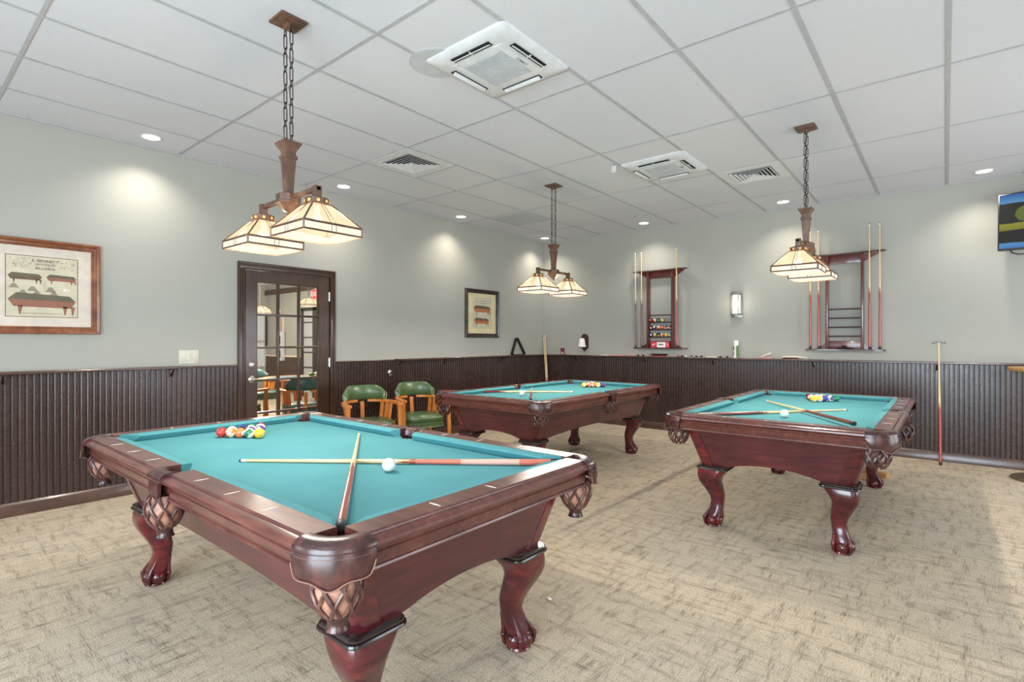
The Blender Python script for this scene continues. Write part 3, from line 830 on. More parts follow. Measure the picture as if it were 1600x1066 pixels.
# ------------------------------------------------------------------ ceiling fittings
def make_ac(label, x, y):
    A = thing('air_conditioner', label, 'air conditioner', (x, y, CEIL), 0, 'ceiling air conditioners')
    h = .318
    def rs(h_, z, n=10):
        c = .03 if n == 10 else .012; pts = []
        for k in range(4):
            qx, qy = ((1, 1), (-1, 1), (-1, -1), (1, -1))[k]
            for i in range(6):
                a = PI / 2 * k + PI / 2 * i / 5; pts.append((qx * (h_ - c) + c * math.cos(a), qy * (h_ - c) + c * math.sin(a), z))
        return pts
    b = B(); loft(b, [rs(h, 0), rs(h, -.008), rs(h - .006, -.016), rs(h - .05, -.030), rs(h - .12, -.032)])
    obj('cover_panel', b, 'white_plastic', A, 40)
    b = B(); loft(b, [rs(.198, -.030, 14), rs(.198, -.035, 14), rs(.19, -.037, 14)]); g = obj('intake_grille', b, 'white_plastic', A, 40)
    b = B()
    for k in range(26): span(b, -.142, .142, -.142 + k * .0114 - .0035, -.142 + k * .0114 + .0035, -.0405, -.0365)
    for k in range(11): span(b, -.14 + k * .028 - .001, -.14 + k * .028 + .001, -.142, .142, -.0395, -.0365)
    obj('grille_bars', b, 'filter', g, 0)
    b = B(); span(b, -.15, .15, -.15, .15, -.0372, -.0366); obj('filter_mesh', b, 'grey_plastic', g, 0)
    for k in range(4):
        m = Matrix.Rotation(PI / 2 * k, 4, 'Z')
        b = B(); box(b, (0, .237, -.0335), (.30, .040, .004), 0, 0, m); s = obj('air_outlet', b, 'dark_slot', A, 0)
        b = B(); tilt = Matrix.Rotation(-.55, 4, 'X')
        box(b, (0, 0, 0), (.286, .026, .004), .001, 0, m @ Matrix.Translation((0, .236, -.040)) @ tilt)
        box(b, (0, 0, 0), (.006, .03, .012), 0, 0, m @ Matrix.Translation((0, .240, -.036)))
        obj('louvre', b, 'white_plastic', s, 30)
    b = B(); box(b, (.172, .02, -.0375), (.024, .10, .003)); bd = obj('badge', b, 'grey_plastic', A, 0)
    b = B(); span(b, .168, .176, .0, .04, -.0396, -.0388); obj('badge_lettering', b, 'slate', bd, 0)
    return A
ac = make_ac('square white ceiling air conditioner nearest the camera, beside a round speaker', 3.285, -4.998)
dup(ac, (3.285, -2.53, CEIL), 0, 'square white ceiling air conditioner farther away, with a small white sensor at its corner')
def make_diffuser(label, x, y):
    A = thing('air_diffuser', label, 'air vent', (x, y, CEIL), 0, 'louvred ceiling diffusers')
    b = B()
    for (x0, x1, y0, y1) in ((-.293, .293, -.293, -.2), (-.293, .293, .2, .293), (-.293, -.2, -.2, .2), (.2, .293, -.2, .2)): span(b, x0, x1, y0, y1, -.008, 0)
    obj('frame', b, 'white_plastic', A, 0)
    b = B(); span(b, -.2, .2, -.2, .2, -.003, -.001); obj('duct_opening', b, 'dark_slot', A, 0)
    for k in range(5):
        h = .195 - k * .036; b = B()
        def rq(h_, z): return [(-h_, -h_, z), (h_, -h_, z), (h_, h_, z), (-h_, h_, z)]
        loft(b, [rq(h, -.012), rq(h - .019, -.003), rq(h - .021, -.004), rq(h - .002, -.014)], True, False, False, loop=True); obj('louvre_ring', b, 'white_plastic', A, 0)
    b = B(); span(b, -.02, .02, -.02, .02, -.012, -.003); obj('centre_cap', b, 'white_plastic', A, 0)
    return A
df = make_diffuser('square louvred ceiling diffuser on the left side, above the green chairs', 1.452, -4.155)
dup(df, (3.895, -1.715, CEIL), 0, 'square louvred ceiling diffuser next to the farther air conditioner')
b = B(); span(b, -.297, .297, -.297, .297, -.004, 0)
for k in range(24):
    span(b, -.28, .28, -.276 + k * .024 - .004, -.276 + k * .024 + .004, -.0055, -.004)
o = obj('return_grille', b, 'grey_plastic', None, 0, (.805, -1.675, CEIL)); tag(o, 'grey perforated square return panel in the ceiling near the far corner', 'air vent')
S = thing('ceiling_speaker', 'round white ceiling speaker partly behind the nearer air conditioner', 'speaker', (3.005, -5.235, CEIL))
b = B(); lathe(b, [(.172, 0), (.172, -.005), (.168, -.007), (.164, -.005)], 40); obj('ring', b, 'tbar', S, 40)
b = B(); lathe(b, [(.166, -.004), (.165, -.007), (.10, -.008), (.0, -.009)], 40); obj('grille', b, 'speaker_mesh', S, 40)
S = thing('ceiling_sensor', 'small white sensor box hanging at the corner of the farther air conditioner', 'sensor', (2.935, -2.89, CEIL))
b = B(); span(b, -.022, .022, -.009, .009, -.078, -.012, .004); obj('housing', b, 'white_plastic', S)
b = B(); cyl(b, (0, 0, -.014), (0, 0, 0), .006, n=10); obj('mount', b, 'slate', S)
SPOTS = [(.285, -5.96), (.285, -4.14), (.285, -2.32), (.285, -.37), (2.04, -.36), (3.87, -.36), (5.70, -.36)]
NMS = ['round recessed downlight above the glazed door wall, nearest the camera', 'round recessed downlight above the space between door and green chairs',
       'round recessed downlight above the small framed print', 'round recessed downlight in the far ceiling corner',
       'round recessed downlight above the left cue rack holding balls', 'round recessed downlight above the right cue rack',
       'round recessed downlight above the wall television']
def make_downlight(label, x, y):
    D = thing('downlight', label, 'ceiling light', (x, y, CEIL), 0, 'recessed downlights')
    b = B(); lathe(b, [(.082, 0), (.082, -.004), (.074, -.008), (.064, -.004)], 32, caps=False); obj('trim_ring', b, 'white_plastic', D, 50)
    b = B(); lathe(b, [(.066, -.003), (.060, -.005), (.0, -.006)], 28); obj('lens', b, 'lens', D, 60)
    return D
dl = make_downlight(NMS[0], *SPOTS[0])
for (x, y), nm in zip(SPOTS[1:], NMS[1:]): dup(dl, (x, y, CEIL), 0, nm, 'recessed downlights')
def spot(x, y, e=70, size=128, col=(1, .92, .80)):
    l = bpy.data.lights.new('downlight_and_fill', 'SPOT'); l.energy = e; l.color = col; l.spot_size = math.radians(size); l.spot_blend = 1.0; l.shadow_soft_size = .05
    o = bpy.data.objects.new('downlight_and_fill', l); COL.objects.link(o); o.location = (x, y, CEIL - .012)
for x, y in SPOTS: spot(x, y)
for x, y in ((.285, -7.8), (1.2, -9.2), (7.5, -.36), (4.5, -8.6), (7.2, -8.0), (7.4, -3.6), (2.4, -8.8)): spot(x, y, 66)  # unseen spots with no fitting, added to give the room more light

# ------------------------------------------------------------------ pictures
def framed(name, label, yc, zc, w, h, fw, fm, matm, glass=True):
    """hangs on the left wall; children laid out in local (a along +y, z up, x out)"""
    P = thing(name, label, 'framed print', (.0, yc, zc))
    b = B(); prof = [(0, .004), (0, .030), (fw * .10, .036), (fw * .24, .037), (fw * .40, .032), (fw * .48, .022), (fw * .74, .017), (fw * .80, .021), (fw * .92, .021), (fw, .016), (fw, .004)]
    corners = [(-1, -1), (1, -1), (1, 1), (-1, 1)]
    rings = [[(d, sx * (w / 2 - u), sz * (h / 2 - u)) for u, d in prof] for sx, sz in corners]
    loft(b, rings, True, False, False, loop=True); obj('frame', b, fm, P, 30)
    b = B(); span(b, .003, .009, -w / 2 + fw * .9, w / 2 - fw * .9, -h / 2 + fw * .9, h / 2 - fw * .9); obj('mat_board', b, matm, P, 0)
    if glass:
        b = B(); span(b, .0145, .0155, -w / 2 + fw * .97, w / 2 - fw * .97, -h / 2 + fw * .97, h / 2 - fw * .97); obj('glazing', b, 'glass', P, 0)
    return P
def flat(bm, pts, x): bm.faces.new([bm.verts.new((x, a, z)) for a, z in pts])
def sheet(bm, a0, a1, z0, z1, x): flat(bm, [(a0, z0), (a1, z0), (a1, z1), (a0, z1)], x)
P1 = framed('framed_picture', 'wide walnut-framed antique billiards print at the left edge of the photo', -6.600, 1.732, .710, .726, .058, 'frame_walnut', 'mat_board')
x0 = .0095
b = B(); sheet(b, -.213, .213, -.233, .235, x0); pr_ = obj('print', b, 'print_paper', P1, 0)
b = B()
for (a0, a1, z0, z1) in ((-.213, .213, .231, .235), (-.213, .213, -.233, -.229), (-.213, -.209, -.233, .235), (.209, .213, -.233, .235)): sheet(b, a0, a1, z0, z1, x0 + .0004)
obj('print_border', b, 'ink', pr_, 0)
def tbl(parent, ca, cz, w, bodym, k):
    """a drawn billiard table: dark top, coloured side, turned legs"""
    h = w * .30
    b = B(); flat(b, [(ca - w / 2, cz), (ca - w * .38, cz + h * .42), (ca + w * .40, cz + h * .30), (ca + w / 2, cz - h * .05)], x0 + .0006 + k); obj('drawn_top', b, 'ink_green' if bodym != 'ink_orange' else 'ink_brown', parent, 0)
    b = B(); flat(b, [(ca - w / 2, cz), (ca + w / 2, cz - h * .05), (ca + w * .42, cz - h * .5), (ca - w * .42, cz - h * .45)], x0 + .0005 + k)
    for f in (-.36, .30, .42): flat(b, [(ca + w * f, cz - h * .4), (ca + w * f + w * .07, cz - h * .4), (ca + w * f + w * .04, cz - h * .95), (ca + w * f + w * .02, cz - h * .95)], x0 + .0005 + k)
    obj('drawn_table', b, bodym, parent, 0)
tbl(pr_, -.102, .078, .195, 'ink_brown', 0); tbl(pr_, .112, .078, .185, 'ink_red', .0002); tbl(pr_, -.0, -.100, .40, 'ink_red', .0004)
b = B()
for (ca, cz, s) in ((-.165, .0, .03), (-.115, -.042, .024), (-.06, -.018, .032), (-.035, -.045, .024), (.045, -.02, .034), (.065, -.048, .024)):
    flat(b, [(ca - s, cz - s * .5), (ca + s, cz - s * .5), (ca + s * .3, cz + s * .6), (ca - s * .3, cz + s * .6)], x0 + .0007)
rv = random.Random(3)
for i in range(46):
    a_, z_ = rv.uniform(-.195, -.065), rv.uniform(.14, .215); w_, h_ = rv.uniform(.002, .007), rv.uniform(.002, .010); sheet(b, a_, a_ + w_, z_, z_ + h_, x0 + .0007 + i * 1e-6)
for i in range(32):
    a_, z_ = rv.uniform(.095, .19), rv.uniform(.135, .205); w_, h_ = rv.uniform(.002, .007), rv.uniform(.002, .010); sheet(b, a_, a_ + w_, z_, z_ + h_, x0 + .0007 + i * 1e-6)
sheet(b, .008, .010, -.03, .05, x0 + .0007)
obj('vignettes', b, 'ink_grey', pr_, 0)
RT = (PI / 2, 0, PI / 2)
for s, z, sz in (('E. BENNETT', .200, .030), ('(ANTIQUE)', .172, .024), ('BILLIARDS', .142, .026)): text_mesh('lettering', s, sz, 'ink', pr_, (x0 + .001, .015, z), RT, .0002)
text_mesh('caption', 'Billiard Table Manufacturer, London', .016, 'ink_grey', pr_, (x0 + .001, .0, -.205), RT, .0002)
P2 = framed('framed_picture', 'black-framed print of two small orange tables, between green chairs and room corner', -1.595, 1.727, .738, .722, .062, 'frame_black', 'mat_yellow')
b = B(); sheet(b, -.20, .20, -.22, .235, x0); pq = obj('print', b, 'print_paper', P2, 0)
b = B()
for (a0, a1, z0, z1) in ((-.2, .2, .232, .235), (-.2, .2, -.22, -.217), (-.2, -.197, -.22, .235), (.197, .2, -.22, .235)): sheet(b, a0, a1, z0, z1, x0 + .0004)
obj('print_border', b, 'ink_grey', pq, 0)
tbl(pq, -.0, .075, .38, 'ink_orange', 0); tbl(pq, -.015, -.105, .33, 'ink_orange', .0002)
b = B()
for i in range(26):
    a_, z_ = rv.uniform(-.17, -.08), rv.uniform(.14, .215); sheet(b, a_, a_ + rv.uniform(.003, .008), z_, z_ + rv.uniform(.003, .01), x0 + .0007 + i * 1e-6)
for i in range(22):
    a_, z_ = rv.uniform(.09, .17), rv.uniform(.14, .215); sheet(b, a_, a_ + rv.uniform(.003, .008), z_, z_ + rv.uniform(.003, .01), x0 + .0007 + i * 1e-6)
for i in range(2): sheet(b, -.05, .07, .185 - i * .035, .195 - i * .035, x0 + .0007)
obj('vignettes', b, 'ink_grey', pq, 0)

# ------------------------------------------------------------------ switch, round plate
S = thing('light_switch', 'white three-gang light switch plate on the wall left of the glazed door', 'light switch', (0, -5.578, 1.168))
b = B(); span(b, 0, .006, -.083, .083, -.062, .062, .003); obj('plate', b, 'switch_ivory', S)
for k in (-1, 0, 1):
    b = B(); span(b, .005, .010, k * .046 - .016, k * .046 + .016, -.033, .033, .002); obj('rocker', b, 'switch_ivory', S)
S = thing('keyhole_cover', 'small round chrome cap on the wainscot left of the green chairs', 'wall fitting', (.014, -3.307, .916))
b = B(); lathe(b, [(.036, -.006), (.036, .006), (.027, .011), (.0, .012)], 24, axis='x'); obj('cover', b, 'chrome', S)
b = B(); box(b, (.0125, .002, .002), (.002, .016, .005), 0, 0, Matrix.Rotation(.6, 4, 'X')); obj('slot', b, 'dark_slot', S, 0)
# brackets under the drink rail
def bracket(label, x, y, along):
    A = thing('shelf_bracket', label, 'bracket', (x, y, LEDGE - .022), 0 if along == 'x' else PI / 2, 'drink rail brackets')
    b = B(); span(b, -.018, .018, -.012, -.002, -.075, 0, .003); obj('back_plate', b, 'dark_trim', A)
    b = B(); tube(b, [(0, -.085, -.006), (0, -.06, -.020), (0, -.03, -.045), (0, -.008, -.066)], [.007, .008, .009, .009], 8); span(b, -.012, .012, -.088, -.002, -.007, 0); obj('curved_arm', b, 'black_plastic', A)
    return A
for x, w in ((.69, 'right of the two cues in the corner'), (1.91, 'below the left cue rack'), (2.92, 'below the lit wall sconce'), (4.14, 'below the right cue rack'), (5.33, 'behind the leaning bridge stick')):
    bracket('small dark bracket under the back drink rail, ' + w, x, -.014, 'x')
for y, w in ((-3.18, 'at its end beside the round chrome cap'), (-2.41, 'behind the second green chair'), (-1.2, 'below the black-framed print'), (-6.83, 'at the left edge of the photo'), (-5.73, 'below the light switch')):
    bracket('dark bracket under the left wall drink rail, ' + w, .014, y, 'y')

# ------------------------------------------------------------------ cue racks on the back wall
def make_rack(label, xl, xr, ul, ur, shelves):
    A = thing('cue_rack', label, 'cue rack', ((xl + xr) / 2, 0, 1.20), 0, 'wall cue racks')
    c = (xl + xr) / 2; w = (xr - xl) / 2; ul -= c; ur -= c; h = 1.145
    def plate(z, t, notch, nm):
        pts = [(-w, -.055), (-w, -.085)]
        xs = [-w + .055, -w + .15, None, w - .15, w - .055]
        def nt(x):
            return [(x - .022, -.118), (x - .014, -.098), (x, -.090), (x + .014, -.098), (x + .022, -.118)] if notch else [(x, -.118)]
        pts += [(-w + .015, -.112)] + nt(-w + .055) + nt(-w + .15) + [(ul + .03, -.10), (0, -.092), (ur - .03, -.10)] + nt(w - .15) + nt(w - .055) + [(w - .015, -.112), (w, -.085), (w, -.055), (ur + .05, 0), (ul - .05, 0)]
        b = B(); prism(b, pts, lambda a, q, d: (a, q, d), z, z + t); return obj(nm, b, 'rack_dark', A, 20)
    plate(h, .016, True, 'top_plate'); plate(0, .016, False, 'bottom_plate')
    for u in (ul, ur):
        b = B(); span(b, u - .014, u + .014, -.085, 0, .016, h, .003); obj('upright', b, 'rack_wood', A)
    b = B(); span(b, ul, ur, -.03, -.012, h - .10, h, .002)
    for s, u in ((-1, ul), (1, ur)): prism(b, [(u, h), (u + s * .17, h), (u, h - .10)], lambda a, q, d: (a, d, q), -.03, -.012)
    obj('crest_board', b, 'rack_wood', A, 20)
    b = B(); span(b, ul, ur, -.03, -.012, .016, .115, .002)
    for s, u in ((-1, ul), (1, ur)): prism(b, [(u, .016), (u + s * .13, .016), (u, .10)], lambda a, q, d: (a, d, q), -.03, -.012)
    obj('bottom_board', b, 'rack_wood', A, 20)
    for z in shelves:
        b = B(); span(b, ul, ur, -.075, -.018, z - 1.20 - .016, z - 1.20 - .008, .002); cyl(b, (ul, -.075, z - 1.20 - .008), (ur, -.075, z - 1.20 - .008), .006, n=8); cyl(b, (ul, -.018, z - 1.20 - .008), (ur, -.018, z - 1.20 - .008), .006, n=8)
        obj('ball_shelf', b, 'rack_dark', A, 40)
    return A
SH = [1.705, 1.597, 1.489, 1.381]
make_rack('cherry wall cue rack on the left, with balls on its shelves', 1.735, 2.565, 1.965, 2.345, SH)
make_rack('cherry wall cue rack on the right, shelves empty of balls', 4.060, 4.875, 4.29, 4.65, SH)
for x, w, k in ((1.780, 'leftmost cue standing in the left wall rack', 'dark'), (1.878, 'second cue from the left in the left wall rack', 'dark'), (2.420, 'only cue on the right side of the left wall rack', 'red')):
    make_cue(w, (x, -.102, 2.66), (x + .002, -.090, 1.2165), k, 'cues in the left wall rack', r1=.0145)
for x, w, k in ((4.115, 'leftmost cue standing in the right wall rack, behind the lamp', 'red'), (4.205, 'second cue from the left in the right wall rack, behind the lamp', 'red'), (4.722, 'third cue from the left in the right wall rack', 'red'), (4.82, 'rightmost cue standing in the right wall rack', 'red')):
    make_cue(w, (x, -.102, 2.675), (x + .002, -.090, 1.2165), k, 'cues in the right wall rack', r1=.0145)
ROWS = [(SH[1], [3, 11, 6, 9]), (SH[2], [7, 10, 13, 5, 12, 15]), (SH[3], [2, 1, 8, 13, 9, 14])]
SN = ['top ball shelf', 'middle ball shelf', 'bottom ball shelf']
ORD = ['first', 'second', 'third', 'fourth', 'fifth', 'sixth']
for (z, L), sn in zip(ROWS, SN):
    for i, n in enumerate(L):
        x = 1.965 + .014 + R_ + .002 + i * .0582
        ball(n, x, -.0465, z + R_ - .002, '%s ball, %s from left on the %s of the left cue rack' % (ballname(n), ORD[i], sn), 'balls on the left cue rack', False)
S = thing('card_box', 'red box with a white label on the bottom of the left cue rack', 'box', (2.165, -.062, 1.216))
b = B(); span(b, -.14, .14, -.028, .028, 0, .088, .002); obj('carton', b, 'red_box', S, 0)
b = B(); span(b, -.045, .085, -.0290, -.0282, .006, .082); lb = obj('label_panel', b, 'white_card', S, 0)
b = B(); span(b, -.02, .055, -.0296, -.0290, .035, .055); obj('label_mark', b, 'slate', lb, 0)
b = B(); prism(b, [(-.125, .045), (-.075, .060), (-.07, .052), (-.105, .036)], lambda a, q, d: (a, d, q), -.0290, -.0282); prism(b, [(.10, .065), (.108, .065), (.125, .03), (.115, .03)], lambda a, q, d: (a, d, q), -.0290, -.0282); obj('swoosh_mark', b, 'white_card', S, 0)
S = thing('chalk_holder', 'small dark chalk holder on the bottom plate of the right cue rack', 'chalk', (4.475, -.060, 1.216))
b = B(); tube(b, [(-.09, 0, .008), (-.04, 0, .012), (0, 0, .018), (.04, 0, .012), (.09, 0, .007)], [.006, .009, .01, .009, .006], 8); obj('body', b, 'black_plastic', S)
for s in (-1, 1):
    b = B(); sphere(b, (s * .014 - .01, 0, .036), .012, 12, 8); obj('knob', b, 'bristle', S)

# ------------------------------------------------------------------ sconces
S = thing('wall_sconce', 'lit rectangular wall sconce with nickel frame between the two cue racks', 'wall lamp', (3.222, 0, 1.632))
b = B(); span(b, -.068, .068, -.014, 0, 0, .355, .003); obj('back_plate', b, 'nickel', S)
b = B(); lathe(b, [(.060, .045), (.060, .310)], 28, (0, -.030, 0), a0=PI, a1=2 * PI); obj('glass_shade', b, 'sconce_glass', S, 50)
b = B()
for z in (.040, .312):
    lathe(b, [(.058, z - .010), (.067, z - .010), (.067, z + .010), (.058, z + .010)], 28, (0, -.030, 0), a0=PI, a1=2 * PI)
    for s in (-1, 1): span(b, s * .066 - .004, s * .066 + .004, -.03, -.01, z - .006, z + .006)
for a in (.02, .30, .72, .98): span(b, .064 * math.cos(PI * (1 + a)) - .006, .064 * math.cos(PI * (1 + a)) + .006, -.030 + .064 * math.sin(PI * (1 + a)) - .004, -.030 + .064 * math.sin(PI * (1 + a)) + .004, .04, .312)
obj('cage', b, 'cage_metal', S, 30)
l = bpy.data.lights.new('sconce_light', 'POINT'); l.energy = 2.2; l.color = (1, .92, .78); l.shadow_soft_size = .04
o = bpy.data.objects.new('sconce_light', l); COL.objects.link(o); o.location = (3.222, -.17, 1.81)
S = thing('wall_sconce', 'unlit wall sconce with white bell shade on a dark wooden plaque near the corner', 'wall lamp', (.833, 0, 1.287))
b = B(); prism(b, [(-.068, -.075), (0, -.148), (.068, -.075), (.068, .09), (.05, .125), (.02, .145), (-.02, .145), (-.05, .125), (-.068, .09)], lambda a, q, d: (a, d, q), -.018, 0); obj('plaque', b, 'rack_dark', S, 20)
b = B(); lathe(b, [(.0, .074), (.030, .072), (.044, .05), (.052, .0), (.058, -.04), (.072, -.066), (.068, -.066), (.05, -.03), (.0, .05)], 28, (0, -.095, 0)); obj('bell_shade', b, 'white_glass', S, 50)
b = B(); lathe(b, [(.030, -.080), (.074, -.074), (.076, -.067), (.070, -.066), (.02, -.070)], 28, (0, -.095, 0)); tube(b, [(0, -.015, -.072), (0, -.06, -.076), (0, -.095, -.076)], .007, 8); obj('holder', b, 'bronze', S, 50)

# ------------------------------------------------------------------ things on the drink rails
Z0 = LEDGE
S = thing('candle_jar', 'ruby glass jar on the back drink rail near the corner', 'jar', (.425, -.055, Z0))
b = B(); lathe(b, [(.030, 0), (.036, .006), (.036, .045), (.026, .058), (.026, .068), (.034, .080), (.034, .112), (.030, .112), (.028, .082), (.0, .078)], 24); obj('glass_body', b, 'red_glass', S)
b = B(); span(b, -.012, .012, -.0375, -.0355, .012, .036); obj('label_panel', b, 'pink_card', S, 0)
S = thing('spray_can', 'green and white spray can with white cap on the back drink rail', 'spray can', (3.226, -.055, Z0))
b = B(); lathe(b, [(.030, 0), (.032, .004), (.032, .165), (.026, .172), (.0, .174)], 28); obj('can_body', b, 'white_card', S)
b = B(); lathe(b, [(.0325, .004), (.0325, .164)], 12, a0=-.55 * PI + 1.1 * 1.0, a1=.15 * PI, caps=False); lathe(b, [(.0326, .004), (.0326, .164)], 8, a0=-.40 * PI, a1=-.05 * PI, caps=False); obj('green_band', b, 'can_green', S)
b = B(); lathe(b, [(.0328, .03), (.0328, .08)], 6, a0=-.85 * PI, a1=-.70 * PI, caps=False); lathe(b, [(.0328, .11), (.0328, .155)], 6, a0=-.80 * PI, a1=-.62 * PI, caps=False); obj('printed_mark', b, 'dark_slot', S)
b = B(); lathe(b, [(.033, .166), (.034, .17), (.034, .228), (.030, .233), (.0, .234)], 28); obj('cap', b, 'white_card', S)
S = thing('card_holder', 'white slanted card holder on the back drink rail right of the spray can', 'holder', (3.61, -.055, Z0))
b = B(); span(b, -.075, .075, -.03, .03, 0, .012, .003); obj('base', b, 'pink_card', S)
b = B(); box(b, (.015, 0, .045), (.13, .05, .012), .003, 0, Matrix.Rotation(-.42, 4, 'Y')); obj('slanted_top', b, 'white_card', S)
S = thing('table_brush', 'long dark-bristled table brush on the back drink rail left of the right cue rack', 'brush', (3.92, -.055, Z0))
b = B(); tube(b, [(-.125, 0, .020), (-.08, 0, .026), (.05, 0, .026), (.10, 0, .022), (.17, 0, .014)], [.010, .014, .014, .010, .008], 10); obj('handle', b, 'beige', S)
b = B(); span(b, -.118, .055, -.012, .012, 0, .018, .003); obj('bristles', b, 'bristle', S)
S = thing('tray', 'black dish-shaped tray on the back drink rail under the left cue rack', 'tray', (2.135, -.050, Z0))
b = B(); loft(b, [superell(0, 0, .095, .035, 4, .012), superell(0, 0, .14, .045, 4, .038), superell(0, 0, .135, .042, 4, .036), superell(0, 0, .09, .030, 4, .018)]); obj('dish', b, 'black_plastic', S)
b = B(); span(b, -.12, .10, -.03, .03, 0, .012, .003); obj('red_base', b, 'red_box', S)
def small(nm, lab, cat, x, sx_, h, m, grp=None, bev=.002, sy_=.03):
    b = B(); span(b, -sx_ / 2, sx_ / 2, -sy_ / 2, sy_ / 2, 0, h, bev); o = obj(nm, b, m, None, 30, (x, -.05, Z0)); return tag(o, lab, cat, grp)
small('card_pack', 'pale flat pack on the back drink rail right of the bell sconce', 'pack', 1.235, .13, .012, 'beige')
small('score_card', 'long pink card lying on the back drink rail left of the left cue rack', 'card', 1.47, .19, .014, 'pink_card')
small('score_card', 'shorter pink card on the back drink rail under the left cue rack', 'card', 1.68, .15, .014, 'pink_card')
small('card_pack', 'cream flat pack on the back drink rail midway between tray and spray can', 'pack', 2.905, .15, .014, 'beige')
for x, m, w in ((1.80, 'chalk_blue', 'dark chalk cube just left of the black tray'), (1.88, 'chalk_blue', 'dark chalk cube touching the shadow left of the black tray'), (2.42, 'red_box', 'red chalk cube right of the black tray'), (2.48, 'chalk_blue', 'dark chalk cube beside the red chalk cube'),
                (2.545, 'white_card', 'white chalk cube on the back drink rail'), (2.62, 'chalk_blue', 'dark chalk cube right of the white chalk cube'), (2.69, 'chalk_blue', 'dark chalk cube second to the right of the white chalk cube'), (2.76, 'chalk_blue', 'dark chalk cube just left of the cream pack'),
                (3.02, 'chalk_blue', 'dark chalk cube just right of the cream pack'), (3.11, 'chalk_blue', 'dark chalk cube left of the spray can')):
    b = B(); span(b, -.012, .012, -.012, .012, 0, .022, .002); o = obj('chalk_cube', b, m, None, 30, (x, -.05, Z0)); tag(o, w, 'chalk', 'chalk cubes on the drink rail')
# triangle rack leaning on the left wall
S = thing('triangle_rack', 'black triangle ball rack leaning against the left wall on the drink rail', 'ball rack', (.075, -.806, Z0), 0, rot=(0, -.13, 0))
b = B()
def tri(s, rr=.028):
    out = []
    for k in range(3):
        a = PI / 2 + 2 * PI / 3 * k; cx_, cz_ = s * math.cos(a), s * math.sin(a)
        for i in range(5):
            t = a - PI / 3 + 2 * PI / 3 * i / 4; out.append((cx_ + rr * math.cos(t), cz_ + rr * math.sin(t)))
    return out
hh = .095
outer = tri(.155, .026); inner = tri(.150, .018)
zc = .155 * .5 + .026
loft(b, [[(-.026, a, c + zc) for a, c in outer], [(.026, a, c + zc) for a, c in outer], [(.026, a, c + zc) for a, c in inner], [(-.026, a, c + zc) for a, c in inner]], True, False, False, loop=True)
obj('rack_frame', b, 'black_plastic', S, 40)
# corner cues
make_cue('house cue leaning in the room corner, shorter of the two', (.030, -.052, 1.385), (.335, -.330, .004), 'red', 'cues in the corner')
make_cue('house cue leaning in the room corner, taller of the two', (.046, -.035, 1.425), (.372, -.362, .004), 'red', 'cues in the corner')
# bridge stick
c = make_cue('red-butted bridge stick leaning on the drink rail right of the right pool table', (5.345, -.098, 1.325), (5.362, -.265, .004), 'red', None)
c.name = 'bridge_stick'; c['category'] = 'bridge stick'
b = B()
prism(b, [(-.062, -.012), (-.05, .012), (-.042, -.002), (-.022, .012), (0, .016), (.022, .012), (.042, -.002), (.050, .014), (.062, .010), (.052, .0), (.062, -.012), (.042, -.014), (.02, .0), (0, .004), (-.02, .0), (-.042, -.014)], lambda a, q, d: (a, d, -q), -.006, .006)
h = obj('bridge_head', b, 'black_plastic', c, 20, (0, 0, .03)); h.rotation_mode = 'QUATERNION'
h.rotation_quaternion = c.rotation_quaternion.inverted() @ Matrix.Rotation(PI, 3, 'X').to_quaternion()

# ------------------------------------------------------------------ television
def screen_mat():
    t = NT('screen_landscape')
    sp = t.n('ShaderNodeSeparateXYZ'); t.link(t.mapping(), sp.inputs[0])
    n1 = t.noise(t.mapping(scale=(6, 6, 6)), 1.0, 5, .6); z = t.math('ADD', sp.outputs[2], t.math('MULTIPLY', t.math('SUBTRACT', n1, .5), .03))
    f = t.math('ADD', t.math('MULTIPLY', z, 1.8), .5)
    r = t.n('ShaderNodeValToRGB'); r.color_ramp.interpolation = 'LINEAR'; e = r.color_ramp.elements
    st = [(0, (60, 120, 190)), (.10, (90, 150, 205)), (.115, (8, 8, 10)), (.33, (6, 8, 6)), (.345, (130, 128, 30)), (.455, (150, 146, 40)), (.47, (12, 16, 10)), (.83, (16, 22, 14)), (.845, (90, 150, 205)), (1.0, (36, 92, 160))]
    while len(e) < len(st): e.new(.5)
    for el, (p, c_) in zip(e, st): el.position = p; el.color = rgb(*c_)
    t.link(f, r.inputs[0])
    gx_ = t.math('POWER', t.math('MULTIPLY', t.math('ADD', sp.outputs[0], .26), 7.5), 2); gz_ = t.math('POWER', t.math('MULTIPLY', t.math('SUBTRACT', sp.outputs[2], .07), 9.0), 2)
    tree = t.math('LESS_THAN', t.math('ADD', t.math('ADD', gx_, gz_), t.math('MULTIPLY', n1, .8)), 1.0)
    c_ = t.mix(tree, r.outputs[0], rgb(96, 110, 40))
    t.set(color=(.01, .01, .01, 1), rough=.15, emit=c_, es=.9); return t.m
M['screen'] = screen_mat()
TV = thing('television', 'wall-mounted television showing a lake landscape, at the right edge of the photo', 'television', (6.30, -.215, 2.515), 0, rot=(-.10, 0, -.14))
b = B(); span(b, -.49, .49, -.012, .03, -.29, .29, .004); obj('housing', b, 'black_plastic', TV)
b = B(); span(b, -.478, .478, -.0135, -.0118, -.275, .278); obj('screen', b, 'screen', TV, 0)
b = B(); span(b, -.1, .1, .03, .12, -.12, .12); obj('wall_mount', b, 'black_plastic', TV)
b = B(); tube(b, [(-.40, .02, -.285), (-.385, .02, -.315), (-.34, .02, -.335), (-.29, .02, -.335), (-.265, .02, -.31), (-.27, .02, -.28)], .006, 8); obj('cable', b, 'rubber', TV)

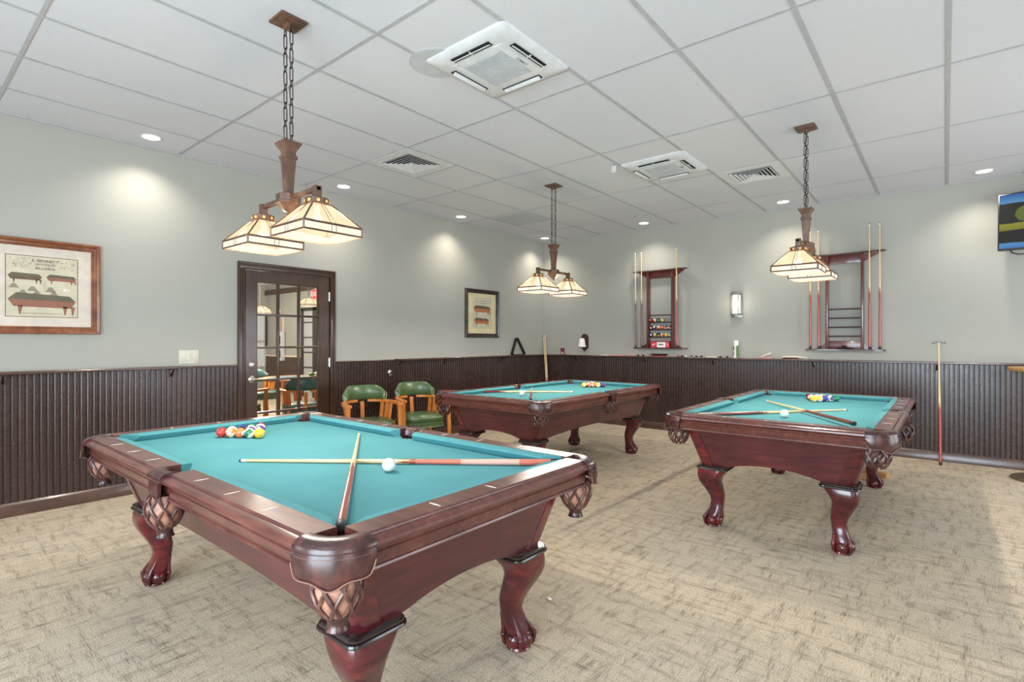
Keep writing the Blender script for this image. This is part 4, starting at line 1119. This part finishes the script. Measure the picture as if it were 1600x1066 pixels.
# ------------------------------------------------------------------ bar table at the right edge
S = thing('bar_table', 'round pedestal bar table cut by the right edge of the photo', 'table', (6.165, -.44, 0))
b = B(); lathe(b, [(.285, 0), (.285, .010), (.27, .020), (.10, .036), (.04, .045), (.0, .046)], 48); obj('base', b, 'base_iron', S, 30)
b = B(); cyl(b, (0, 0, .04), (0, 0, 1.03), .038, n=24); obj('post', b, 'base_iron', S)
b = B(); lathe(b, [(.27, 1.028), (.295, 1.032), (.30, 1.042), (.30, 1.058), (.294, 1.066), (.0, 1.067)], 48); obj('tabletop', b, 'oak_speckle', S, 30)
# low oak stool behind the right table's leg
S = thing('wooden_stool', 'low light oak stool half hidden behind the rear leg of the right-hand pool table', 'stool', (4.80, -1.33, 0), -.35)
for s in (-1, 1):
    b = B(); span(b, -.15, .15, s * .11 - .03, s * .11 + .03, 0, .055, .008); obj('foot', b, 'light_oak', S)
    b = B(); span(b, -.06, -.0, s * .11 - .022, s * .11 + .022, .055, .32, .004); obj('upright', b, 'light_oak', S)
b = B(); span(b, -.16, .12, -.16, .16, .32, .345, .006); obj('seat', b, 'light_oak', S)
b = B(); sphere(b, (0, 0, .006), .010, 10, 7, 1.3, .8, .6); o = obj('chalk_crumb', b, 'white_card', None, 60, (3.853, -5.252, 0)); tag(o, 'tiny white crumb on the carpet right of the nearest table', 'crumb')

# ------------------------------------------------------------------ captain's chairs
def make_chair(name, label, vin, loc, rz, grp):
    """faces local +x; seat 0.46 m, back top 0.82 m"""
    A = thing(name, label, 'chair', loc, rz, grp)
    def arc(r, t, z, dx=0): return (-.02 + r * 1.0 * math.cos(t) + dx, r * .96 * math.sin(t), z)
    # barrel back pad
    b = B(); rows = []
    N = 22
    for i in range(N + 1):
        u = -1 + 2 * i / N; t = PI + u * 1.12
        drop = .075 * max(0, (abs(u) - .55) / .45) ** 1.6
        prof = [(.240, .664), (.255, .661), (.272, .688), (.279, .738), (.279, .795 - drop), (.271, .820 - drop), (.250, .824 - drop), (.233, .804 - drop), (.224, .738), (.228, .690)]
        rows.append([arc(r, t, z) for r, z in prof])
    loft(b, rows); bk = obj('backrest', b, vin, A, 60)
    for t_ in (0, N):
        b = B(); tube(b, rows[t_], .005, 6, True); obj('welt', b, 'vinyl_welt', bk, 60)
    # bow arms: continuous rail under the pad that runs out to the fronts
    for s in (-1, 1):
        b = B(); pts = []
        for i in range(9):
            t = PI - s * (.25 + 1.05 * i / 8); pts.append(arc(.258, t, .652))
        pts += [(.06, s * .268, .654), (.16, s * .274, .655), (.25, s * .270, .655), (.28, s * .266, .653)]
        pts = [(p[0], abs(p[1]) * s, p[2]) for p in pts]
        rings = []
        for i, p in enumerate(pts):
            q0, q1 = Vector(pts[max(i - 1, 0)]), Vector(pts[min(i + 1, len(pts) - 1)]); d = (q1 - q0); d.z = 0; d.normalize(); n_ = Vector((-d.y, d.x, 0)); P = Vector(p)
            w = .028 if i > 8 else .022
            rings.append([P + n_ * w + Vector((0, 0, -.014)), P + n_ * w + Vector((0, 0, .010)), P + n_ * w * .7 + Vector((0, 0, .015)), P - n_ * w * .7 + Vector((0, 0, .015)), P - n_ * w + Vector((0, 0, .010)), P - n_ * w + Vector((0, 0, -.014))])
        loft(b, rings); obj('arm', b, 'oak', A, 40)
        b = B(); pr2 = [(.245, .642, .021), (.242, .54, .020), (.250, .42, .019), (.262, .36, .021), (.258, .30, .019), (.262, .0, .017)]
        loft(b, [superell(x, s * .268, w, w, 5, z, 16) for x, z, w in pr2]); obj('front_leg', b, 'oak', A, 50)
        b = B(); loft(b, [superell(-.20, s * .20, .022, .022, 5, .40, 16), superell(-.27, s * .24, .018, .018, 5, 0, 16)]); obj('rear_leg', b, 'oak', A, 50)
    for t in (1.32, 1.60, 1.88, 2.18, 3.1416, 4.10, 4.40, 4.68, 4.96):
        p0 = Vector(arc(.225, t, .40)); p1 = Vector(arc(.258, t, .642)); er = Vector((math.cos(t), math.sin(t), 0)); tg = Vector((-er.y, er.x, 0))
        b = B(); w = .021
        rings = [[P + tg * w + er * .010, P - tg * w + er * .010, P - tg * w - er * .010, P + tg * w - er * .010] for P in (p0, p1)]
        loft(b, rings); obj('back_slat', b, 'oak', A, 20)
    b = B(); loft(b, [superell(.02, 0, .245, .245, 3.2, .345), superell(.02, 0, .250, .255, 3.2, .36), superell(.02, 0, .250, .255, 3.2, .400), superell(.02, 0, .243, .248, 3.2, .405)]); sr = obj('seat_rail', b, vin, A, 40)
    b = B(); tube(b, superell(.02, 0, .251, .256, 3.2, .350), .005, 6, True); obj('welt', b, 'vinyl_welt', sr, 60)
    b = B(); loft(b, [superell(.03, 0, .232, .238, 3.0, .402), superell(.03, 0, .246, .250, 3.0, .420), superell(.03, 0, .246, .250, 3.0, .450), superell(.03, 0, .225, .23, 3.0, .474), superell(.03, 0, .14, .14, 2.6, .484), superell(.03, 0, .05, .05, 2.4, .487)])
    st = obj('seat_cushion', b, vin, A, 50)
    b = B(); tube(b, superell(.03, 0, .244, .248, 3.0, .452), .005, 6, True); obj('welt', b, 'vinyl_welt', st, 60)
    return A
c1 = make_chair('captain_chair', 'green vinyl captain chair with oak arms, nearer the glazed door', 'vinyl', (.63, -4.06, 0), -.36, 'green captain chairs by the wall')
dup(c1, (.68, -3.40, 0), -.36, 'green vinyl captain chair with oak arms, partly behind the far pool table', 'green captain chairs by the wall')

# ------------------------------------------------------------------ card room seen through the door
CX = -8.3; CYB = -.9; CYF = -7.0; CC = 2.75
b = B(); span(b, CX, -.12, CYB, CYB + .1, 0, CC); struct('wall_card_room_back', b, 'wall')
b = B(); span(b, CX - .1, CX, CYF, CYB + .1, 0, CC); struct('wall_card_room_side', b, 'wall')
b = B(); span(b, CX, -.12, CYF - .1, CYF, 0, CC); struct('wall_card_room_front', b, 'wall')
b = B(); span(b, CX - .1, -.12, CYF - .1, CYB + .1, CC, CC + .05); struct('ceiling.001', b, 'tile')
b = B(); span(b, CX, -.13, CYB - .05, CYB, 2.50, 2.62); span(b, CX, -.13, CYB - .02, CYB, .10, .92); trim(b, 'dark_trim', 0)
b = B(); span(b, CX, -.13, CYB - .03, CYB, .92, .96); trim(b, 'beige', 0)
def ray(px, py):
    f = 822.19; yaw = .6893; c_, s_ = math.cos(yaw), math.sin(yaw)
    return Vector((-s_, c_, 0)) + Vector((c_, s_, 0)) * ((px - 800) / f) - Vector((0, 0, 1)) * ((py - 533) / f)
CAM = Vector((5.404, -7.434, 1.3147))
def aty(px, py, Y): d = ray(px, py); return CAM + d * ((Y - CAM.y) / d.y)
def atz(px, py, Z): d = ray(px, py); return CAM + d * ((Z - CAM.z) / d.z)
def atx(px, py, X): d = ray(px, py); return CAM + d * ((X - CAM.x) / d.x)
p = aty(442.5, 541, CYB - .02)
S = thing('extinguisher_cabinet', 'narrow white extinguisher cabinet on the card room wall, seen through the door', 'cabinet', (p.x, CYB - .02, p.z))
b = B(); span(b, -.085, .085, -.09, 0, -.36, .36, .006); obj('case', b, 'white_plastic', S)
b = B(); span(b, -.035, .035, -.094, -.088, .05, .26); obj('window_slit', b, 'dark_slot', S, 0)
b = B(); span(b, -.035, .035, -.094, -.088, -.30, -.10); obj('handle_slit', b, 'bristle', S, 0)
p = aty(442.5, 509, CYB)
o = thing('wall_sign', 'narrow upright white sign above the extinguisher cabinet', 'sign', (p.x, CYB, p.z))
b = B(); span(b, -.028, .028, -.01, 0, -.20, .20); obj('board', b, 'white_card', o, 0)
b = B()
for k in range(6): span(b, -.015, .015, -.012, -.0095, -.16 + k * .058, -.125 + k * .058)
obj('lettering', b, 'exit_red', o, 0)
p = aty(493, 460, CYB - .10)
S = thing('exit_sign', 'red EXIT sign in the card room seen through the top right door pane', 'sign', (p.x, CYB - .10, p.z))
b = B(); span(b, -.16, .16, -.015, .015, -.11, .11, .004); obj('panel', b, 'white_card', S)
b = B(); span(b, -.15, .15, -.017, -.014, -.10, .10); fp = obj('face', b, 'exit_red', S, 0)
text_mesh('lettering', 'EXIT', .15, 'white_card', fp, (0, -.0178, 0), (PI / 2, 0, 0), .0006, True)
b = B(); cyl(b, (0, 0, .11), (0, 0, CC - p.z), .012, n=8); obj('stem', b, 'white_plastic', S)
p = aty(411, 515, CYB - .03)
S = thing('wall_mirror', 'tall pale mirror in a dark frame, seen through the left door panes', 'mirror', (p.x, CYB - .02, p.z))
b = B()
for (a0, a1, z0, z1) in ((-.20, -.14, -.44, .44), (.14, .20, -.44, .44), (-.14, .14, .38, .44), (-.14, .14, -.44, -.38)): span(b, a0, a1, -.03, 0, z0, z1)
obj('frame', b, 'black_wood', S, 0)
b = B(); span(b, -.14, .14, -.014, -.006, -.38, .38); obj('pane', b, 'white_glass', S, 0)
p = aty(487, 520, CYB - .02)
S = thing('glazed_cabinet', 'dark glazed cabinet on the card room wall, seen through the right door panes', 'cabinet', (p.x, CYB, 0))
b = B(); span(b, -.42, -.34, -.06, 0, 0, 2.1); span(b, .10, .42, -.06, 0, 0, 2.1); span(b, -.42, .42, -.06, 0, 2.02, 2.1)
for z in (.7, 1.05, 1.4, 1.75): span(b, -.34, .12, -.055, -.03, z - .012, z + .012)
obj('frame', b, 'black_wood', S, 0)
b = B(); span(b, -.34, .12, -.03, -.02, 0, 2.02); obj('glass', b, 'grey_plastic', S, 0)
def dome(label, p, k=1.0):
    S = thing('dome_pendant', label, 'pendant lamp', tuple(p), 0, 'card room pendants')
    b = B(); lathe(b, [(.04, .10), (.11, .075), (.17, .025), (.20, -.03), (.20, -.05), (.196, -.05), (.196, -.03), (.10, .07)], 24); sh = obj('shade', b, 'shade_glass', S, 50)
    b = B()
    for k_ in range(8):
        t = PI / 4 * k_; tube(b, [(r * math.cos(t), r * math.sin(t), z) for r, z in ((.042, .103), (.112, .078), (.172, .027), (.202, -.03), (.202, -.05))], .005, 5)
    for z in (-.03, -.05): tube(b, [(.201 * math.cos(2 * PI * i / 28), .201 * math.sin(2 * PI * i / 28), z) for i in range(28)], .005, 5, True)
    obj('ribs', b, 'chain', sh, 60)
    b = B(); cyl(b, (0, 0, .10), (0, 0, CC - p[2]), .008, n=8); obj('stem', b, 'chain', S)
    l = bpy.data.lights.new('card_room_lamp_light', 'POINT'); l.energy = 60; l.color = (1, .86, .66); l.shadow_soft_size = .05
    lo = bpy.data.objects.new('card_room_lamp_light', l); COL.objects.link(lo); lo.location = (p[0], p[1], p[2] - .03)
dome('tan dome pendant over the card table, seen through the top right door pane', atx(482, 474, -3.6))
dome('tan dome pendant farther left in the card room, seen through the top left door pane', atx(406, 487, -3.9))
S = thing('downlight', 'round recessed downlight in the card room ceiling, seen through the top left pane', 'ceiling light', tuple(atz(421, 449, CC)), 0, 'recessed downlights')
b = B(); lathe(b, [(.09, 0), (.085, -.006), (.07, -.004)], 24, caps=False); obj('trim_ring', b, 'white_plastic', S)
b = B(); lathe(b, [(.07, -.003), (.0, -.006)], 24); obj('lens', b, 'lens', S)
q = atz(461, 571, .77); q = Vector((-2.75, -3.15, 0))
S = thing('card_table', 'oak-topped card table seen through the door', 'table', (-2.35, -3.25, 0))
b = B(); lathe(b, [(.56, .715), (.58, .72), (.58, .745), (.56, .755), (.46, .755), (.46, .752), (.0, .752)], 8, a0=PI / 8, a1=2 * PI + PI / 8); obj('tabletop', b, 'oak', S, 20)
b = B(); cyl(b, (0, 0, .752), (0, 0, .756), .45, n=8); obj('felt_top', b, 'vinyl_teal', S, 20)
b = B(); cyl(b, (0, 0, .03), (0, 0, .72), .06, n=16); lathe(b, [(.35, 0), (.34, .03), (.0, .05)], 24); obj('pedestal', b, 'oak', S, 30)
for (dx, dy, m, w) in ((.12, .28, 'white_card', 'white sugar bowl on the card table seen through the door'), (.25, .18, 'pearl', 'cream cup on the card table seen through the door'), (.38, .02, 'can_green', 'small green tin on the card table seen through the door')):
    b = B(); lathe(b, [(.03, 0), (.045, .02), (.045, .06), (.035, .075), (.0, .08)], 16); o = obj('table_ware', b, m, None, 50, (-2.35 + dx, -3.25 + dy, .757)); tag(o, w, 'tableware')
cc = make_chair('captain_chair', 'teal captain chair seen from behind through the middle door panes', 'vinyl_teal', (-1.35, -3.72, 0), PI - .35, 'card room chairs')
dup(cc, (-1.42, -3.06, 0), PI + .15, 'teal captain chair seen from behind through the right door panes', 'card room chairs')
dup(cc, (-1.88, -4.36, 0), PI - 1.0, 'teal captain chair turned sideways, seen through the left door panes', 'card room chairs')
dup(cc, (-3.5, -3.3, 0), .1, 'teal captain chair on the far side of the card table', 'card room chairs')
l = bpy.data.lights.new('card_room_fill', 'POINT'); l.energy = 300; l.color = (1, .93, .82); l.shadow_soft_size = .3  # fill light added to brighten the card room, no fitting carries it
o = bpy.data.objects.new('card_room_fill', l); COL.objects.link(o); o.location = (-3.4, -3.6, 2.2)
l = bpy.data.lights.new('card_room_far_fill', 'POINT'); l.energy = 70; l.color = (1, .94, .85); l.shadow_soft_size = .3  # second added fill without a fitting, lifts the far wall and ceiling
o = bpy.data.objects.new('card_room_far_fill', l); COL.objects.link(o); o.location = (-6.6, -2.6, 1.7)

# ------------------------------------------------------------------ daylight through the windows
def window_light(loc, rot, w, h, e, col=(.86, .93, 1.0)):
    l = bpy.data.lights.new('window_daylight', 'AREA'); l.shape = 'RECTANGLE'; l.size = w; l.size_y = h; l.energy = e; l.color = col
    o = bpy.data.objects.new('window_daylight', l); COL.objects.link(o); o.location = loc; o.rotation_euler = rot
for (p, q, z0, z1) in WR: window_light((XR + .16, (p + q) / 2, (z0 + z1) / 2), (0, PI / 2, 0), z1 - z0, q - p, 82)
for (p, q, z0, z1) in WF: window_light(((p + q) / 2, YF - .16, (z0 + z1) / 2), (PI / 2, 0, 0), q - p, z1 - z0, (135 if p > 3 else 35) * (q - p), (.76, .89, 1.0))
w = bpy.data.worlds.new('daylight_sky'); sc.world = w; w.use_nodes = True
w.node_tree.nodes['Background'].inputs[0].default_value = (.75, .87, 1.0, 1); w.node_tree.nodes['Background'].inputs[1].default_value = 1.0

# ------------------------------------------------------------------ camera
cam = bpy.data.cameras.new('camera'); cam.sensor_width = 36; cam.lens = 36 * 822.19 / 1600; cam.clip_start = .05
co = bpy.data.objects.new('camera', cam); COL.objects.link(co); co.location = CAM; co.rotation_euler = (PI / 2, 0, .6893)
sc.camera = co
vs = sc.view_settings; vs.view_transform = 'Standard'; vs.look = 'None'; vs.gamma = 1.0; vs.use_curve_mapping = False; vs.exposure = -0.14
